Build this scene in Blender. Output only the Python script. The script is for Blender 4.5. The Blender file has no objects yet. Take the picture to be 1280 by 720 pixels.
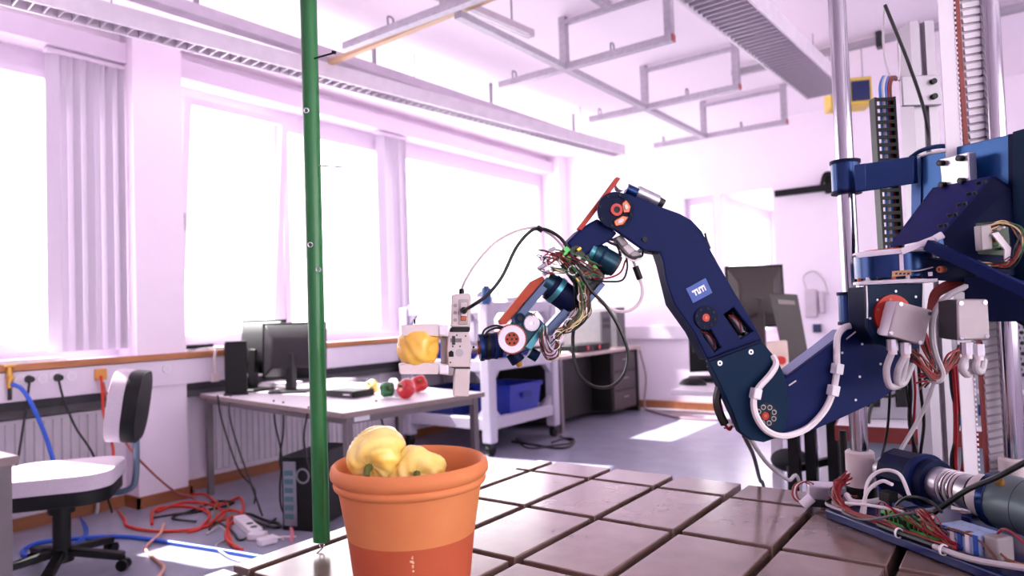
import bpy, math, random
from mathutils import Vector, Matrix
from mathutils.geometry import tessellate_polygon
random.seed(7)
R_ = math.radians
sc = bpy.context.scene
COL = sc.collection

# ------------------------------------------------------------------ camera
CAMZ, FPX = 1.23, 870.0
YAW, PITCH, ROLL = R_(36.2), R_(1.95), R_(1.95)
Fv = Vector((-math.sin(YAW)*math.cos(PITCH), math.cos(YAW)*math.cos(PITCH), math.sin(PITCH)))
R0 = Vector((math.cos(YAW), math.sin(YAW), 0)); U0 = R0.cross(Fv)
Rv = R0*math.cos(ROLL) - U0*math.sin(ROLL); Uv = U0*math.cos(ROLL) + R0*math.sin(ROLL)
C0 = Vector((0, 0, CAMZ))
cd = bpy.data.cameras.new('camera'); cam = bpy.data.objects.new('camera', cd); COL.objects.link(cam)
cam.matrix_world = Matrix(((Rv.x, Uv.x, -Fv.x, 0), (Rv.y, Uv.y, -Fv.y, 0), (Rv.z, Uv.z, -Fv.z, CAMZ), (0, 0, 0, 1)))
cd.sensor_width = 36; cd.lens = 36*FPX/1280; cd.clip_start = .05
cd.dof.use_dof = True; cd.dof.focus_distance = 1.5; cd.dof.aperture_fstop = 3.4
sc.camera = cam

# ------------------------------------------------------------------ world, sun, exposure
w = bpy.data.worlds.new('world'); sc.world = w; w.use_nodes = True
bg = w.node_tree.nodes['Background']; bg.inputs[0].default_value = (1.0, .97, 1.0, 1); bg.inputs[1].default_value = 3.0
sd = bpy.data.lights.new('sun', 'SUN'); sd.energy = 9.0; sd.angle = R_(.6); sd.color = (1, .97, .95)
sun = bpy.data.objects.new('sun', sd); COL.objects.link(sun)
sun.rotation_euler = Vector((.66, .12, -.75)).to_track_quat('-Z', 'Y').to_euler()
sc.view_settings.view_transform = 'Standard'; sc.view_settings.look = 'None'
sc.view_settings.exposure = 1.2; sc.view_settings.gamma = 1; sc.view_settings.use_curve_mapping = False
sc.cycles.max_bounces = 8; sc.cycles.diffuse_bounces = 5; sc.cycles.transparent_max_bounces = 12

# ------------------------------------------------------------------ places measured from the photograph
def ray(px, py): return Fv + Rv*((px-640)/FPX) - Uv*((py-360)/FPX)
def onz(px, py, z=0.): d = ray(px, py); return C0 + d*((z-CAMZ)/d.z)
def onx(px, py, x): d = ray(px, py); return C0 + d*(x/d.x)
def ony(px, py, y): d = ray(px, py); return C0 + d*(y/d.y)
def D(px, py, dist): return C0 + ray(px, py)*dist
ZV = Vector((0, 0, 1))

# ------------------------------------------------------------------ materials
MATS = {}
def lin(c): return tuple((v/255/12.92 if v/255 <= .04045 else ((v/255+.055)/1.055)**2.4) for v in c)
def mat(name, rgb, rough=.5, metal=0., var=.06, scale=12., bump=0., rgb2=None, stretch=None, coat=0., spec=.5):
    if name in MATS: return MATS[name]
    m = bpy.data.materials.new(name); m.use_nodes = True; nt = m.node_tree; b = nt.nodes['Principled BSDF']
    c = lin(rgb)
    tc = nt.nodes.new('ShaderNodeTexCoord'); mp = nt.nodes.new('ShaderNodeMapping'); nz = nt.nodes.new('ShaderNodeTexNoise')
    nt.links.new(tc.outputs['Object'], mp.inputs[0]); nt.links.new(mp.outputs[0], nz.inputs['Vector'])
    if stretch: mp.inputs['Scale'].default_value = stretch
    nz.inputs['Scale'].default_value = scale; nz.inputs['Detail'].default_value = 4
    rp = nt.nodes.new('ShaderNodeValToRGB'); rp.color_ramp.elements[0].position = .3; rp.color_ramp.elements[1].position = .7
    if rgb2: c2 = lin(rgb2); rp.color_ramp.elements[0].color = (*c, 1); rp.color_ramp.elements[1].color = (*c2, 1)
    else:
        rp.color_ramp.elements[0].color = (*[v*(1-var) for v in c], 1); rp.color_ramp.elements[1].color = (*[min(1, v*(1+var)) for v in c], 1)
    nt.links.new(nz.outputs['Fac'], rp.inputs[0]); nt.links.new(rp.outputs[0], b.inputs['Base Color'])
    b.inputs['Roughness'].default_value = rough; b.inputs['Metallic'].default_value = metal; b.inputs['Coat Weight'].default_value = coat
    b.inputs['Specular IOR Level'].default_value = spec
    if bump:
        bp = nt.nodes.new('ShaderNodeBump'); bp.inputs['Strength'].default_value = bump; bp.inputs['Distance'].default_value = .004
        nt.links.new(nz.outputs['Fac'], bp.inputs['Height']); nt.links.new(bp.outputs[0], b.inputs['Normal'])
    MATS[name] = m; return m
def glass_mat(name='glass', tint=(1, 1, 1), gl=.06):
    if name in MATS: return MATS[name]
    m = bpy.data.materials.new(name); m.use_nodes = True; nt = m.node_tree; nt.nodes.remove(nt.nodes['Principled BSDF'])
    o = nt.nodes['Material Output']; mx = nt.nodes.new('ShaderNodeMixShader'); t = nt.nodes.new('ShaderNodeBsdfTransparent'); g = nt.nodes.new('ShaderNodeBsdfGlossy')
    t.inputs[0].default_value = (*tint, 1); g.inputs['Roughness'].default_value = .02; mx.inputs[0].default_value = gl
    nt.links.new(t.outputs[0], mx.inputs[1]); nt.links.new(g.outputs[0], mx.inputs[2]); nt.links.new(mx.outputs[0], o.inputs[0])
    MATS[name] = m; return m
WALL = mat('wall_paint', (240, 226, 240), .7, var=.015, scale=3, bump=.03)
CEIL = mat('ceiling_paint', (254, 240, 251), .8, var=.015, scale=2)
FLOOR = mat('floor_linoleum', (150, 150, 168), .25, var=.07, scale=5)
FRAME = mat('window_white', (224, 209, 226), .4, var=.02)
BLIND = mat('blind_fabric', (196, 184, 200), .8, var=.05, stretch=(40, 40, 1))
WOOD = mat('sill_wood', (172, 112, 70), .5, var=.18, scale=20, stretch=(1, .12, 1))
BASEW = mat('baseboard_wood', (150, 92, 58), .5, var=.15, scale=20, stretch=(1, .12, 1))
PLASTW = mat('white_plastic', (232, 224, 232), .4, var=.02)
CHANNEL = mat('channel_white', (226, 214, 228), .45, var=.02)
RAD = mat('radiator_enamel', (206, 198, 206), .4, var=.02)
GREYM = mat('galvanised_steel', (150, 148, 156), .45, .7, var=.1)
GRIDM = mat('strut_steel', (186, 178, 190), .5, .3, var=.12, scale=30)
DARKGREY = mat('dark_grey', (44, 42, 46), .5, var=.1)
BLACK = mat('black_plastic', (8, 8, 9), .45, var=.15, spec=.3)
BLACKF = mat('black_fabric', (30, 28, 32), .85, var=.2, scale=80, bump=.2)
SEATF = mat('grey_upholstery', (200, 186, 198), .9, var=.06, scale=120, bump=.2)
DESKT = mat('desk_laminate', (224, 214, 222), .4, var=.03)
DESKE = mat('desk_edge', (140, 122, 120), .5, var=.08)
DESKL = mat('desk_leg', (120, 110, 114), .4, .3, var=.08)
CHROME = mat('chrome', (215, 212, 218), .12, 1., var=.03)
ALU = mat('aluminium', (200, 194, 202), .32, .85, var=.06, scale=25)
ALUP = mat('aluminium_profile', (168, 160, 168), .45, .5, var=.04, stretch=(1, 1, .1))
STEEL = mat('steel_rod', (170, 166, 174), .14, 1., var=.04, stretch=(1, 1, .05))
NAVY = mat('navy_anodised', (17, 29, 76), .5, .0, spec=.1, var=.05, scale=6)
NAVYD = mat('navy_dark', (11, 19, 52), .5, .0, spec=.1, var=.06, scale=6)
TEALN = mat('teal_navy', (9, 36, 62), .5, .0, spec=.1, var=.05, scale=6)
BLUEL = mat('bright_blue_anodised', (24, 74, 130), .3, .45, var=.06, scale=8)
BLUEM = mat('mid_blue_anodised', (20, 50, 100), .25, .55, var=.06, scale=8)
TEALM = mat('teal_metal', (18, 58, 74), .3, .55, var=.08, scale=14)
SLATE = mat('slate_metal', (70, 82, 110), .35, .6, var=.06)
BASEB = mat('base_plate_blue', (14, 22, 84), .3, .2, var=.06)
REDR = mat('red_anodised', (160, 34, 22), .35, .3, var=.06)
COPPER = mat('copper', (170, 92, 62), .35, .7, var=.1)
ORANGE = mat('belt_orange', (176, 62, 28), .6, var=.08, scale=40)
BELTW = mat('belt_white', (216, 208, 214), .5, var=.02)
BEIGE = mat('beige_plastic', (222, 206, 206), .45, var=.03)
GRIPG = mat('gripper_grey', (206, 192, 190), .45, .1, var=.04, scale=30)
CASTG = mat('cast_grey_box', (150, 140, 142), .5, .3, var=.05, scale=30)
BRASS = mat('brass', (196, 150, 74), .3, .8, var=.1)
GOLD = mat('gold_metal', (206, 156, 60), .35, .7, var=.1)
CAST = mat('cast_iron', (106, 84, 76), .2, .1, var=.0, scale=9, rgb2=(128, 104, 96), bump=.05, spec=.8)
CASTD = mat('cast_iron_slot', (44, 38, 38), .7, .1, var=.15)
TERRA = mat('terracotta', (216, 124, 72), .75, var=.0, scale=7, rgb2=(226, 142, 86), bump=.06)
TERRAL = mat('terracotta_damp', (190, 82, 50), .7, var=.0, scale=7, rgb2=(200, 96, 58), bump=.06)
LIME = mat('lime_stain', (240, 196, 160), .9, var=.05)
YEL = mat('yellow_skin', (252, 214, 92), .3, var=.0, scale=24, rgb2=(255, 236, 150), coat=.35)  # the paler second yellow paints in the skin's highlights
YELH = mat('yellow_held', (250, 190, 66), .3, var=.0, scale=20, rgb2=(252, 208, 96), coat=.3)
REDP = mat('red_skin', (196, 28, 36), .25, var=.1, coat=.4)
GREENP = mat('green_skin', (30, 104, 54), .25, var=.1, coat=.4)
STEMG = mat('stem_green', (96, 104, 50), .7, var=.1)
POLEG = mat('green_paint', (12, 94, 38), .4, var=.0, scale=14, rgb2=(24, 122, 52), stretch=(1, 1, .08), coat=.2)
BLUEBIN = mat('blue_bin', (20, 40, 150), .4, var=.05)
BLUEH = mat('blue_hose', (34, 86, 196), .4, var=.05)
ORANGEC = mat('orange_cable', (206, 52, 30), .45, var=.06)
PINKC = mat('pink_cable', (226, 132, 150), .5, var=.05)
PEACHC = mat('peach_cable', (222, 160, 140), .5, var=.05)
GREYC = mat('grey_cable', (186, 178, 182), .5, var=.05)
WHITEC = mat('white_cable', (232, 222, 224), .45, var=.03)
BLACKC = mat('black_cable', (10, 9, 10), .4, var=.1)
REDC = mat('red_wire', (140, 14, 24), .4, var=.06)
YELC = mat('cream_wire', (226, 204, 150), .45, var=.05)
GRNC = mat('green_wire', (58, 110, 70), .45, var=.05)
BRNC = mat('brown_wire', (110, 62, 44), .5, var=.08)
BLUC = mat('blue_wire', (60, 120, 200), .4, var=.05)
PCB = mat('circuit_board', (40, 58, 36), .5, var=.3, scale=60)
GREENT = mat('terminal_green', (84, 200, 88), .4, var=.05)
BLUGRY = mat('terminal_bluegrey', (150, 170, 206), .4, var=.05)
REDEDGE = mat('red_table_edge', (104, 32, 26), .5, var=.15, scale=30)
YBOX = mat('yellow_enamel', (222, 186, 70), .45, var=.05)
NAVYS = mat('navy_screen', (26, 40, 92), .2, var=.1)
LOGO = mat('logo_blue', (24, 72, 160), .4, var=.02)
WHITE = mat('print_white', (240, 236, 240), .5, var=.01)
PAPER = mat('paper', (240, 236, 240), .8, var=.02)
MONG = mat('monitor_grey', (120, 112, 118), .4, var=.06)
MONB = mat('monitor_brown', (66, 58, 55), .45, var=.08)
CABD = mat('cabinet_dark', (22, 17, 18), .5, var=.12, scale=20)
GLASS = glass_mat()

# ------------------------------------------------------------------ mesh builder
WL = {}
class MB:
    def __init__(s): s.v = []; s.f = []
    def add(s, vs, fs):
        n = len(s.v); s.v += [Vector(v) for v in vs]; s.f += [tuple(i+n for i in f) for f in fs]; return s
    def bb(s, x0, x1, y0, y1, z0, z1, M=None):
        vs = [Vector((x, y, z)) for z in (z0, z1) for x, y in ((x0, y0), (x1, y0), (x1, y1), (x0, y1))]
        if M: vs = [M @ v for v in vs]
        return s.add(vs, [(3, 2, 1, 0), (4, 5, 6, 7), (0, 1, 5, 4), (1, 2, 6, 5), (2, 3, 7, 6), (3, 0, 4, 7)])
    def cbox(s, c, size, M=None):
        return s.bb(c[0]-size[0]/2, c[0]+size[0]/2, c[1]-size[1]/2, c[1]+size[1]/2, c[2]-size[2]/2, c[2]+size[2]/2, M)
    def frame(s, ax):
        ax = ax.normalized(); a = Vector((0, 0, 1)) if abs(ax.z) < .95 else Vector((1, 0, 0))
        u = ax.cross(a).normalized(); return u, ax.cross(u).normalized()
    def cyl(s, p0, p1, r, r2=None, n=24):
        p0, p1 = Vector(p0), Vector(p1); r2 = r if r2 is None else r2; u, w_ = s.frame(p1-p0)
        vs = [p0+(u*math.cos(2*math.pi*i/n)+w_*math.sin(2*math.pi*i/n))*r for i in range(n)] + [p1+(u*math.cos(2*math.pi*i/n)+w_*math.sin(2*math.pi*i/n))*r2 for i in range(n)]
        return s.add(vs, [(i, (i+1) % n, n+(i+1) % n, n+i) for i in range(n)] + [tuple(range(n-1, -1, -1)), tuple(range(n, 2*n))])
    def lathe(s, p0, ax, prof, n=32, closed=False):
        p0 = Vector(p0); ax = Vector(ax).normalized(); u, w_ = s.frame(ax); vs = []; fs = []
        for r, h in prof:
            vs += [p0+ax*h+(u*math.cos(2*math.pi*i/n)+w_*math.sin(2*math.pi*i/n))*r for i in range(n)]
        m = len(prof)
        for k in range(m-1 if not closed else m):
            a, b = k*n, ((k+1) % m)*n
            fs += [(a+i, a+(i+1) % n, b+(i+1) % n, b+i) for i in range(n)]
        if not closed: fs += [tuple(range(n-1, -1, -1)), tuple(range((m-1)*n, m*n))]
        return s.add(vs, fs)
    def ring(s, p0, p1, ro, ri, n=28):
        p0, p1 = Vector(p0), Vector(p1); h = (p1-p0).length
        return s.lathe(p0, p1-p0, [(ri, 0), (ro, 0), (ro, h), (ri, h)], n, True)
    def tube(s, pts, r, n=8, sub=6, smooth=True):
        pts = [Vector(p) for p in pts]
        if smooth and len(pts) > 2:
            q = []; P = [pts[0]*2-pts[1]] + pts + [pts[-1]*2-pts[-2]]
            for i in range(1, len(P)-2):
                a, b, c, d = P[i-1:i+3]
                for k in range(sub):
                    t = k/sub; q.append(.5*((2*b)+(c-a)*t+(2*a-5*b+4*c-d)*t*t+(3*b-a-3*c+d)*t**3))
            q.append(pts[-1]); pts = q
        vs = []; fs = []; N = None
        for i, p in enumerate(pts):
            t = (pts[min(i+1, len(pts)-1)]-pts[max(i-1, 0)])
            if t.length < 1e-9: t = Vector((0, 0, 1))
            t.normalize()
            if N is None: N = s.frame(t)[0]
            N = (N-t*N.dot(t)); N = N.normalized() if N.length > 1e-6 else s.frame(t)[0]
            Bn = t.cross(N); rr = r(i/(len(pts)-1)) if callable(r) else r
            vs += [p+(N*math.cos(2*math.pi*k/n)+Bn*math.sin(2*math.pi*k/n))*rr for k in range(n)]
        m = len(pts)
        for j in range(m-1):
            fs += [(j*n+k, j*n+(k+1) % n, (j+1)*n+(k+1) % n, (j+1)*n+k) for k in range(n)]
        fs += [tuple(range(n-1, -1, -1)), tuple(range((m-1)*n, m*n))]
        return s.add(vs, fs)
    def prism(s, poly, vec, holes=()):
        vec = Vector(vec); loops = [[Vector(p) for p in poly]] + [[Vector(p) for p in h] for h in holes]
        flat = [p for l in loops for p in l]; n = len(flat); tris = tessellate_polygon(loops)
        fs = [tuple(t) for t in tris] + [tuple(i+n for i in reversed(t)) for t in tris]
        k = 0
        for l in loops:
            m = len(l); fs += [(k+i, k+(i+1) % m, n+k+(i+1) % m, n+k+i) for i in range(m)]; k += m
        return s.add(flat+[p+vec for p in flat], fs)
    def bar(s, p0, p1, wd, ht, up=None):
        p0, p1 = Vector(p0), Vector(p1); d = (p1-p0).normalized(); up = Vector(up) if up else (ZV if abs(d.z) < .9 else Vector((0, 1, 0)))
        a = d.cross(up).normalized(); b = a.cross(d).normalized()
        o = [a*wd/2+b*ht/2, -a*wd/2+b*ht/2, -a*wd/2-b*ht/2, a*wd/2-b*ht/2]
        return s.add([p0+x for x in o]+[p1+x for x in o], [(0, 1, 2, 3), (7, 6, 5, 4), (0, 4, 5, 1), (1, 5, 6, 2), (2, 6, 7, 3), (3, 7, 4, 0)])
    def blob(s, c, rad, fn=None, nu=24, nv=14, M=None):
        c = Vector(c); vs = []; fs = []
        for j in range(nv+1):
            th = math.pi*j/nv
            for i in range(nu):
                ph = 2*math.pi*i/nu; k = fn(ph, th) if fn else (1, 1)
                v = Vector((rad[0]*math.sin(th)*math.cos(ph)*k[0], rad[1]*math.sin(th)*math.sin(ph)*k[0], rad[2]*math.cos(th)*k[1]))
                vs.append(c+((M @ v) if M else v))
        for j in range(nv): fs += [(j*nu+i, j*nu+(i+1) % nu, (j+1)*nu+(i+1) % nu, (j+1)*nu+i) for i in range(nu)]
        return s.add(vs, fs)
    def out(s, name, m, parent=None, smooth=35, bevel=0., seg=2, kind=None, label=None):
        xs = [v.x for v in s.v]; ys = [v.y for v in s.v]; zs = [v.z for v in s.v]
        o0 = Vector(((min(xs)+max(xs))/2, (min(ys)+max(ys))/2, min(zs)))
        me = bpy.data.meshes.new(name); me.from_pydata([v-o0 for v in s.v], [], s.f)
        import bmesh
        bm = bmesh.new(); bm.from_mesh(me); bmesh.ops.remove_doubles(bm, verts=bm.verts, dist=1e-6); bmesh.ops.recalc_face_normals(bm, faces=bm.faces); bm.to_mesh(me); bm.free()
        if smooth:
            me.polygons.foreach_set('use_smooth', [True]*len(me.polygons)); me.set_sharp_from_angle(angle=R_(smooth))
        me.materials.append(m)
        o = bpy.data.objects.new(name, me); COL.objects.link(o); return place(o, o0, parent, bevel, seg, kind, label)
def place(o, wloc, parent=None, bevel=0, seg=2, kind=None, label=None):
    wloc = Vector(wloc); WL[o.name] = wloc
    if parent: o.parent = parent; o.location = wloc-WL[parent.name]
    else: o.location = wloc
    if bevel: b = o.modifiers.new('bevel', 'BEVEL'); b.width = bevel; b.segments = seg; b.limit_method = 'ANGLE'; b.angle_limit = R_(40)
    if kind: o['kind'] = kind
    if label: o['label'] = label
    return o
def copy_at(o, wloc, parent):
    c = o.copy(); COL.objects.link(c); c.parent = None; return place(c, wloc, parent)
def thing(name, label, cat, loc, group=None, kind=None):
    e = bpy.data.objects.new(name, None); COL.objects.link(e); e.empty_display_size = .05
    place(e, loc); e['label'] = label; e['category'] = cat
    if group: e['group'] = group
    if kind: e['kind'] = kind
    return e
def tag(o, label, cat, group=None):
    o['label'] = label; o['category'] = cat
    if group: o['group'] = group
    return o
def struct(o, label=None):
    o['kind'] = 'structure'
    if label: o['label'] = label
    return o
def bx(name, m, parent, x0, x1, y0, y1, z0, z1, M=None, bevel=0, **k): return MB().bb(x0, x1, y0, y1, z0, z1, M).out(name, m, parent, bevel=bevel, **k)

# ------------------------------------------------------------------ the room
CZ, BY, LX = 3.25, 7.9, -5.0
struct(bx('floor', FLOOR, None, -5.4, 5.5, -4, 12, -.1, 0), 'blue-grey linoleum floor')
struct(bx('ceiling', CEIL, None, -5.4, 5.5, -4, 12, CZ, CZ+.15), 'white ceiling')
PIERS = [(-4, -.1), (2.29, 2.63), (7.7, 8.0)]; OPEN = [(-.1, 2.29), (2.63, 7.7)]
wl_ = MB(); wl_.bb(-5.3, LX, -4, BY, 0, .98); wl_.bb(-5.3, LX, -4, BY, 3.03, CZ)
for a, b in PIERS: wl_.bb(-5.3, -4.82, a, min(b, BY), 0, CZ)
struct(wl_.out('wall_left', WALL, smooth=None), 'white window wall with projecting piers')
st = struct(bx('trim_1', FRAME, None, -5.28, -4.80, -4, BY, .985, 1.02), 'white window sill board'); st['label'] = 'white window sill with brown wooden front edge'
bx('sill_edge', WOOD, st, -4.80, -4.775, -4, BY, .98, 1.022, bevel=.003)
# blind boxes over the openings
for i, (a, b) in enumerate(OPEN):
    struct(bx('trim_%d' % (i+2), FRAME, None, -5.0, -4.9, a, b, 3.03, 3.17, bevel=.004), 'white blind box above a window')
# windows
def window(n, a, b, splits, tilt=None):
    e = thing('window_%d' % n, 'tall white framed window', 'window', (-5.12, (a+b)/2, 1.02)); del e['category']; e['kind'] = 'structure'
    f = MB(); z0, z1 = 1.02, 3.03
    f.bb(-5.16, -5.09, a, a+.06, z0, z1); f.bb(-5.16, -5.09, b-.06, b, z0, z1); f.bb(-5.16, -5.09, a+.06, b-.06, z0, z0+.06); f.bb(-5.16, -5.09, a+.06, b-.06, z1-.12, z1)
    for s_ in splits: f.bb(-5.16, -5.09, s_-.04, s_+.04, z0+.06, z1-.12)
    f.out('window_frame', FRAME, e, smooth=None)
    ed = [a+.06] + [x for s_ in splits for x in (s_-.04, s_+.04)] + [b-.06]
    for k in range(0, len(ed), 2):
        y0, y1 = ed[k], ed[k+1]; M = Matrix.Identity(4)
        if tilt == k//2:
            M = Matrix.Translation((-5.1, 0, z0+.06)) @ Matrix.Rotation(R_(6), 4, 'Y') @ Matrix.Translation((5.1, 0, -z0-.06))
        sa = MB(); t = .055
        for q in ((y0, y0+t, z0+.06, z1-.12), (y1-t, y1, z0+.06, z1-.12), (y0+t, y1-t, z0+.06, z0+.06+t), (y0+t, y1-t, z1-.12-t, z1-.12)): sa.bb(-5.125, -5.075, *q, M)
        so = sa.out('sash', FRAME, e, smooth=None)
        bx('pane', GLASS, so, -5.106, -5.1, y0+t, y1-t, z0+.06+t, z1-.12-t, M)
        if tilt == k//2: MB().bar(M @ Vector((-5.06, y0+.03, 2.05)), M @ Vector((-5.06, y0+.03, 1.92)), .02, .02).out('window_handle', ALU, so)
    return e
window(1, -.1, 2.29, [.7, 1.5]); window(2, 2.63, 5.0, [3.62], 0); window(3, 5.0, 7.7, [])
def blind(y0, y1, n, label):
    e = thing('vertical_blind', label, 'blind', (-4.95, (y0+y1)/2, 1.05), 'vertical slat blinds')
    bx('blind_rail', FRAME, e, -4.98, -4.93, y0-.02, y1+.02, 2.99, 3.02)
    m0 = None
    for i in range(n):
        y = y0+(i+.5)*(y1-y0)/n
        if m0 is None:
            M = Matrix.Translation((-4.955, y, 0)) @ Matrix.Rotation(R_(-38), 4, 'Z')
            m0 = bx('slat', BLIND, e, -.0015, .0015, -.042, .042, 1.07, 2.99, M)
        else: copy_at(m0, (-4.955, y, 1.07), e).rotation_euler.z = random.uniform(-.35, .5)
blind(1.83, 2.27, 11, 'grey vertical slat blind beside the first pier from the left')
blind(4.66, 5.0, 7, 'narrow lavender vertical blind gathered beyond the green pole')
# lower wall: cable channel, conduit, baseboards
ch = thing('trim_5', 'white cable channel with sockets under the sill', 'channel', (-4.85, 2, .8)); del ch['category']; ch['kind'] = 'structure'
bx('channel_body', CHANNEL, ch, -4.98, -4.79, -4, 7.7, .80, .975, bevel=.004)
for px, py in ((25, 474), (53, 473), (68, 471), (89, 470), (208, 461)):
    p = onx(px, py, -4.79); so = MB().cyl(p, p+Vector((.008, 0, 0)), .03, n=20).out('socket', PLASTW, ch)
    MB().cyl(p+Vector((.004, 0, 0)), p+Vector((.0085, 0, 0)), .019, n=16).out('socket_well', CHANNEL, so)
bx('conduit', DARKGREY, ch, -4.97, -4.83, -4, 7.7, .745, .795); bx('lower_strip', mat('strip_grey', (96, 92, 96), .7), ch, -4.995, -4.9, -4, 7.7, .69, .745)  # dark strip with a mid-grey strip beneath it, below the channel
bb_ = MB()
for a, b in OPEN: bb_.bb(-5.0, -4.98, a, b, 0, .075)
for a, b in PIERS: bb_.bb(-4.82, -4.80, a-.02, min(b+.02, BY), 0, .075); bb_.bb(-5.0, -4.80, a-.02, a, 0, .075); bb_.bb(-5.0, -4.8, min(b, BY), min(b+.02, BY+.01), 0, .075)
struct(bb_.out('baseboard_left', BASEW, smooth=None), 'brown wooden baseboard below the windows')
# back wall with passage and window
DX0, DX1, DZ = -2.76, -2.17, 2.5; WX0, WX1 = -3.2, -2.84
wb = MB(); Y1 = BY+.2
wb.bb(-5.3, WX0, BY, Y1, 0, CZ); wb.bb(WX0, WX1, BY, Y1, 0, .9); wb.bb(WX0, DX1, BY, Y1, DZ, CZ); wb.bb(WX1, DX0, BY, Y1, 0, DZ); wb.bb(DX1, 5.5, BY, Y1, 0, CZ)
wb.bb(DX1, DX1+.15, Y1, 10, 0, CZ); wb.bb(DX0-.15, DX1+.15, 10, 10.2, 0, CZ); wb.bb(DX0-.15, DX1+.15, Y1, 10, DZ, DZ+.2)
wb.bb(DX0-.15, DX0, Y1, 10, 0, .8)
struct(wb.out('wall_back', WALL, smooth=None), 'white back wall with a bright passage')
e = thing('window_4', 'bright side window of the passage', 'window', (DX0-.07, 9, .8)); del e['category']; e['kind'] = 'structure'
f = MB()
for q in ((Y1, Y1+.07, .8, DZ), (9.93, 10, .8, DZ), (Y1+.07, 9.93, .8, .87), (Y1+.07, 9.93, DZ-.12, DZ)): f.bb(DX0-.1, DX0-.04, *q)
f.out('window_frame', FRAME, e, smooth=None); bx('pane', GLASS, e, DX0-.075, DX0-.07, Y1+.07, 9.93, .87, DZ-.12)
e = thing('window_5', 'narrow bright window in the back wall', 'window', ((WX0+WX1)/2, BY+.1, .9)); del e['category']; e['kind'] = 'structure'
f = MB()
for q in ((WX0, WX0+.05, .9, DZ), (WX1-.05, WX1, .9, DZ)): f.bb(q[0], q[1], BY+.06, BY+.12, q[2], q[3])
f.bb(WX0+.05, WX1-.05, BY+.06, BY+.12, .9, .96); f.bb(WX0+.05, WX1-.05, BY+.06, BY+.12, DZ-.08, DZ)
f.out('window_frame', FRAME, e, smooth=None); bx('pane', GLASS, e, WX0+.05, WX1-.05, BY+.085, BY+.09, .96, DZ-.08)
struct(bx('baseboard_back', BASEW, None, -4.8, WX1, BY-.02, BY, 0, .09), 'brown wooden baseboard of the back wall')
struct(bx('trim_6', CHANNEL, None, -4.8, WX0, BY-.06, BY, .84, 1.0, bevel=.006), 'white cable channel on the back wall')
# walls beside and behind the camera
struct(MB().bb(-5.3, 4.7, -3.2, -3, 0, CZ).out('wall_front', WALL, smooth=None), 'white wall behind the camera')
wr = MB(); wr.bb(4.5, 4.7, -3, BY, 0, .9); wr.bb(4.5, 4.7, -3, BY, 2.9, CZ); wr.bb(4.5, 4.7, -3, -2.6, .9, 2.9); wr.bb(4.5, 4.7, .2, .4, .9, 2.9); wr.bb(4.5, 4.7, 5.2, BY, .9, 2.9); wr.bb(4.5, 4.7, 3.1, 3.3, .9, 2.9)  # out of view; window openings enlarged to bring in more frontal fill
struct(wr.out('wall_right', WALL, smooth=None), 'unseen white wall with three windows enlarged for fill light')
# radiators
def radiator(y0, y1, label):
    e = thing('radiator', label, 'radiator', (-4.94, (y0+y1)/2, .12), 'panel radiators under the windows')
    m = MB(); n = int((y1-y0)/.05); prof = []
    for i in range(n):
        y = y0+i*(y1-y0)/n; d = (y1-y0)/n
        prof += [(-4.905, y), (-4.905, y+d*.62), (-4.917, y+d*.72), (-4.917, y+d*.9)]
    prof += [(-4.905, y1), (-4.96, y1), (-4.96, y0)]
    m.prism([(x, y, .13) for x, y in prof], (0, 0, .53)); m.out('panel', RAD, e, smooth=None)
    bx('top_grille', RAD, e, -4.97, -4.9, y0, y1, .66, .68, bevel=.003)
    for y in (y0+.15, y1-.15): bx('bracket', RAD, e, -5.0, -4.96, y-.02, y+.02, .2, .6)
    MB().tube([(-4.94, y1-.04, .13), (-4.94, y1-.04, .05), (-4.96, y1-.04, 0)], .011).out('pipe', RAD, e)
radiator(.3, 2.12, 'white ribbed panel radiator behind the office chair')
radiator(2.85, 4.55, 'white ribbed panel radiator under the long desk')
radiator(5.5, 7.2, 'white ribbed panel radiator behind the white bin trolley')

# ------------------------------------------------------------------ ceiling fittings
def louvre_lamp(label, p0, p1, wd, n, tray=False):
    p0, p1 = Vector(p0), Vector(p1); L = (p1-p0).length; d = (p1-p0).normalized(); a = math.atan2(d.y, d.x)
    M = Matrix.Translation(p0) @ Matrix.Rotation(a, 4, 'Z'); h = .085
    e = thing('strip_lamp', label, 'lamp', (p0+p1)/2, 'louvred strip lamps')
    b = MB(); b.bb(0, L, -wd/2, wd/2, h, h+.02, M); b.bb(0, L, -wd/2, -wd/2+.012, 0, h, M); b.bb(0, L, wd/2-.012, wd/2, 0, h, M); b.bb(0, .012, -wd/2, wd/2, 0, h, M); b.bb(L-.012, L, -wd/2, wd/2, 0, h, M)
    b.out('housing', mat('lamp_enamel', (226, 214, 226), .35), e, smooth=None)
    for s_ in ((-.25, .25) if wd > .2 else (0,)):
        MB().cyl(M @ Vector((.05, s_*wd, .055)), M @ Vector((L-.05, s_*wd, .055)), .013, n=10).out('tube', mat('tube_glass', (240, 236, 240), .3), e)
    m0 = None
    for i in range(n):
        c = M @ Vector(((i+.5)*L/n, 0, 0))
        if m0 is None:
            m0 = bx('louvre', mat('louvre_metal', (206, 196, 208), .3, .5), e, (i+.5)*L/n-.0025, (i+.5)*L/n+.0025, -wd/2+.013, wd/2-.013, .004, .05, M); c0 = WL[m0.name]-c
        else: copy_at(m0, c+c0, e)
    for t in (.12, .5, .88):
        c = p0.lerp(p1, t); MB().cyl((c.x, c.y, p0.z+h+.02), (c.x, c.y, CZ), .004, n=6).out('hanger', GREYM, e)
    return e
louvre_lamp('long louvred strip lamp hanging along the window side', onz(-60, -10, 2.85)+Vector((.06, 0, 0)), onz(768, 196, 2.85)+Vector((.06, 0, 0)), .15, 84)
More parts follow.
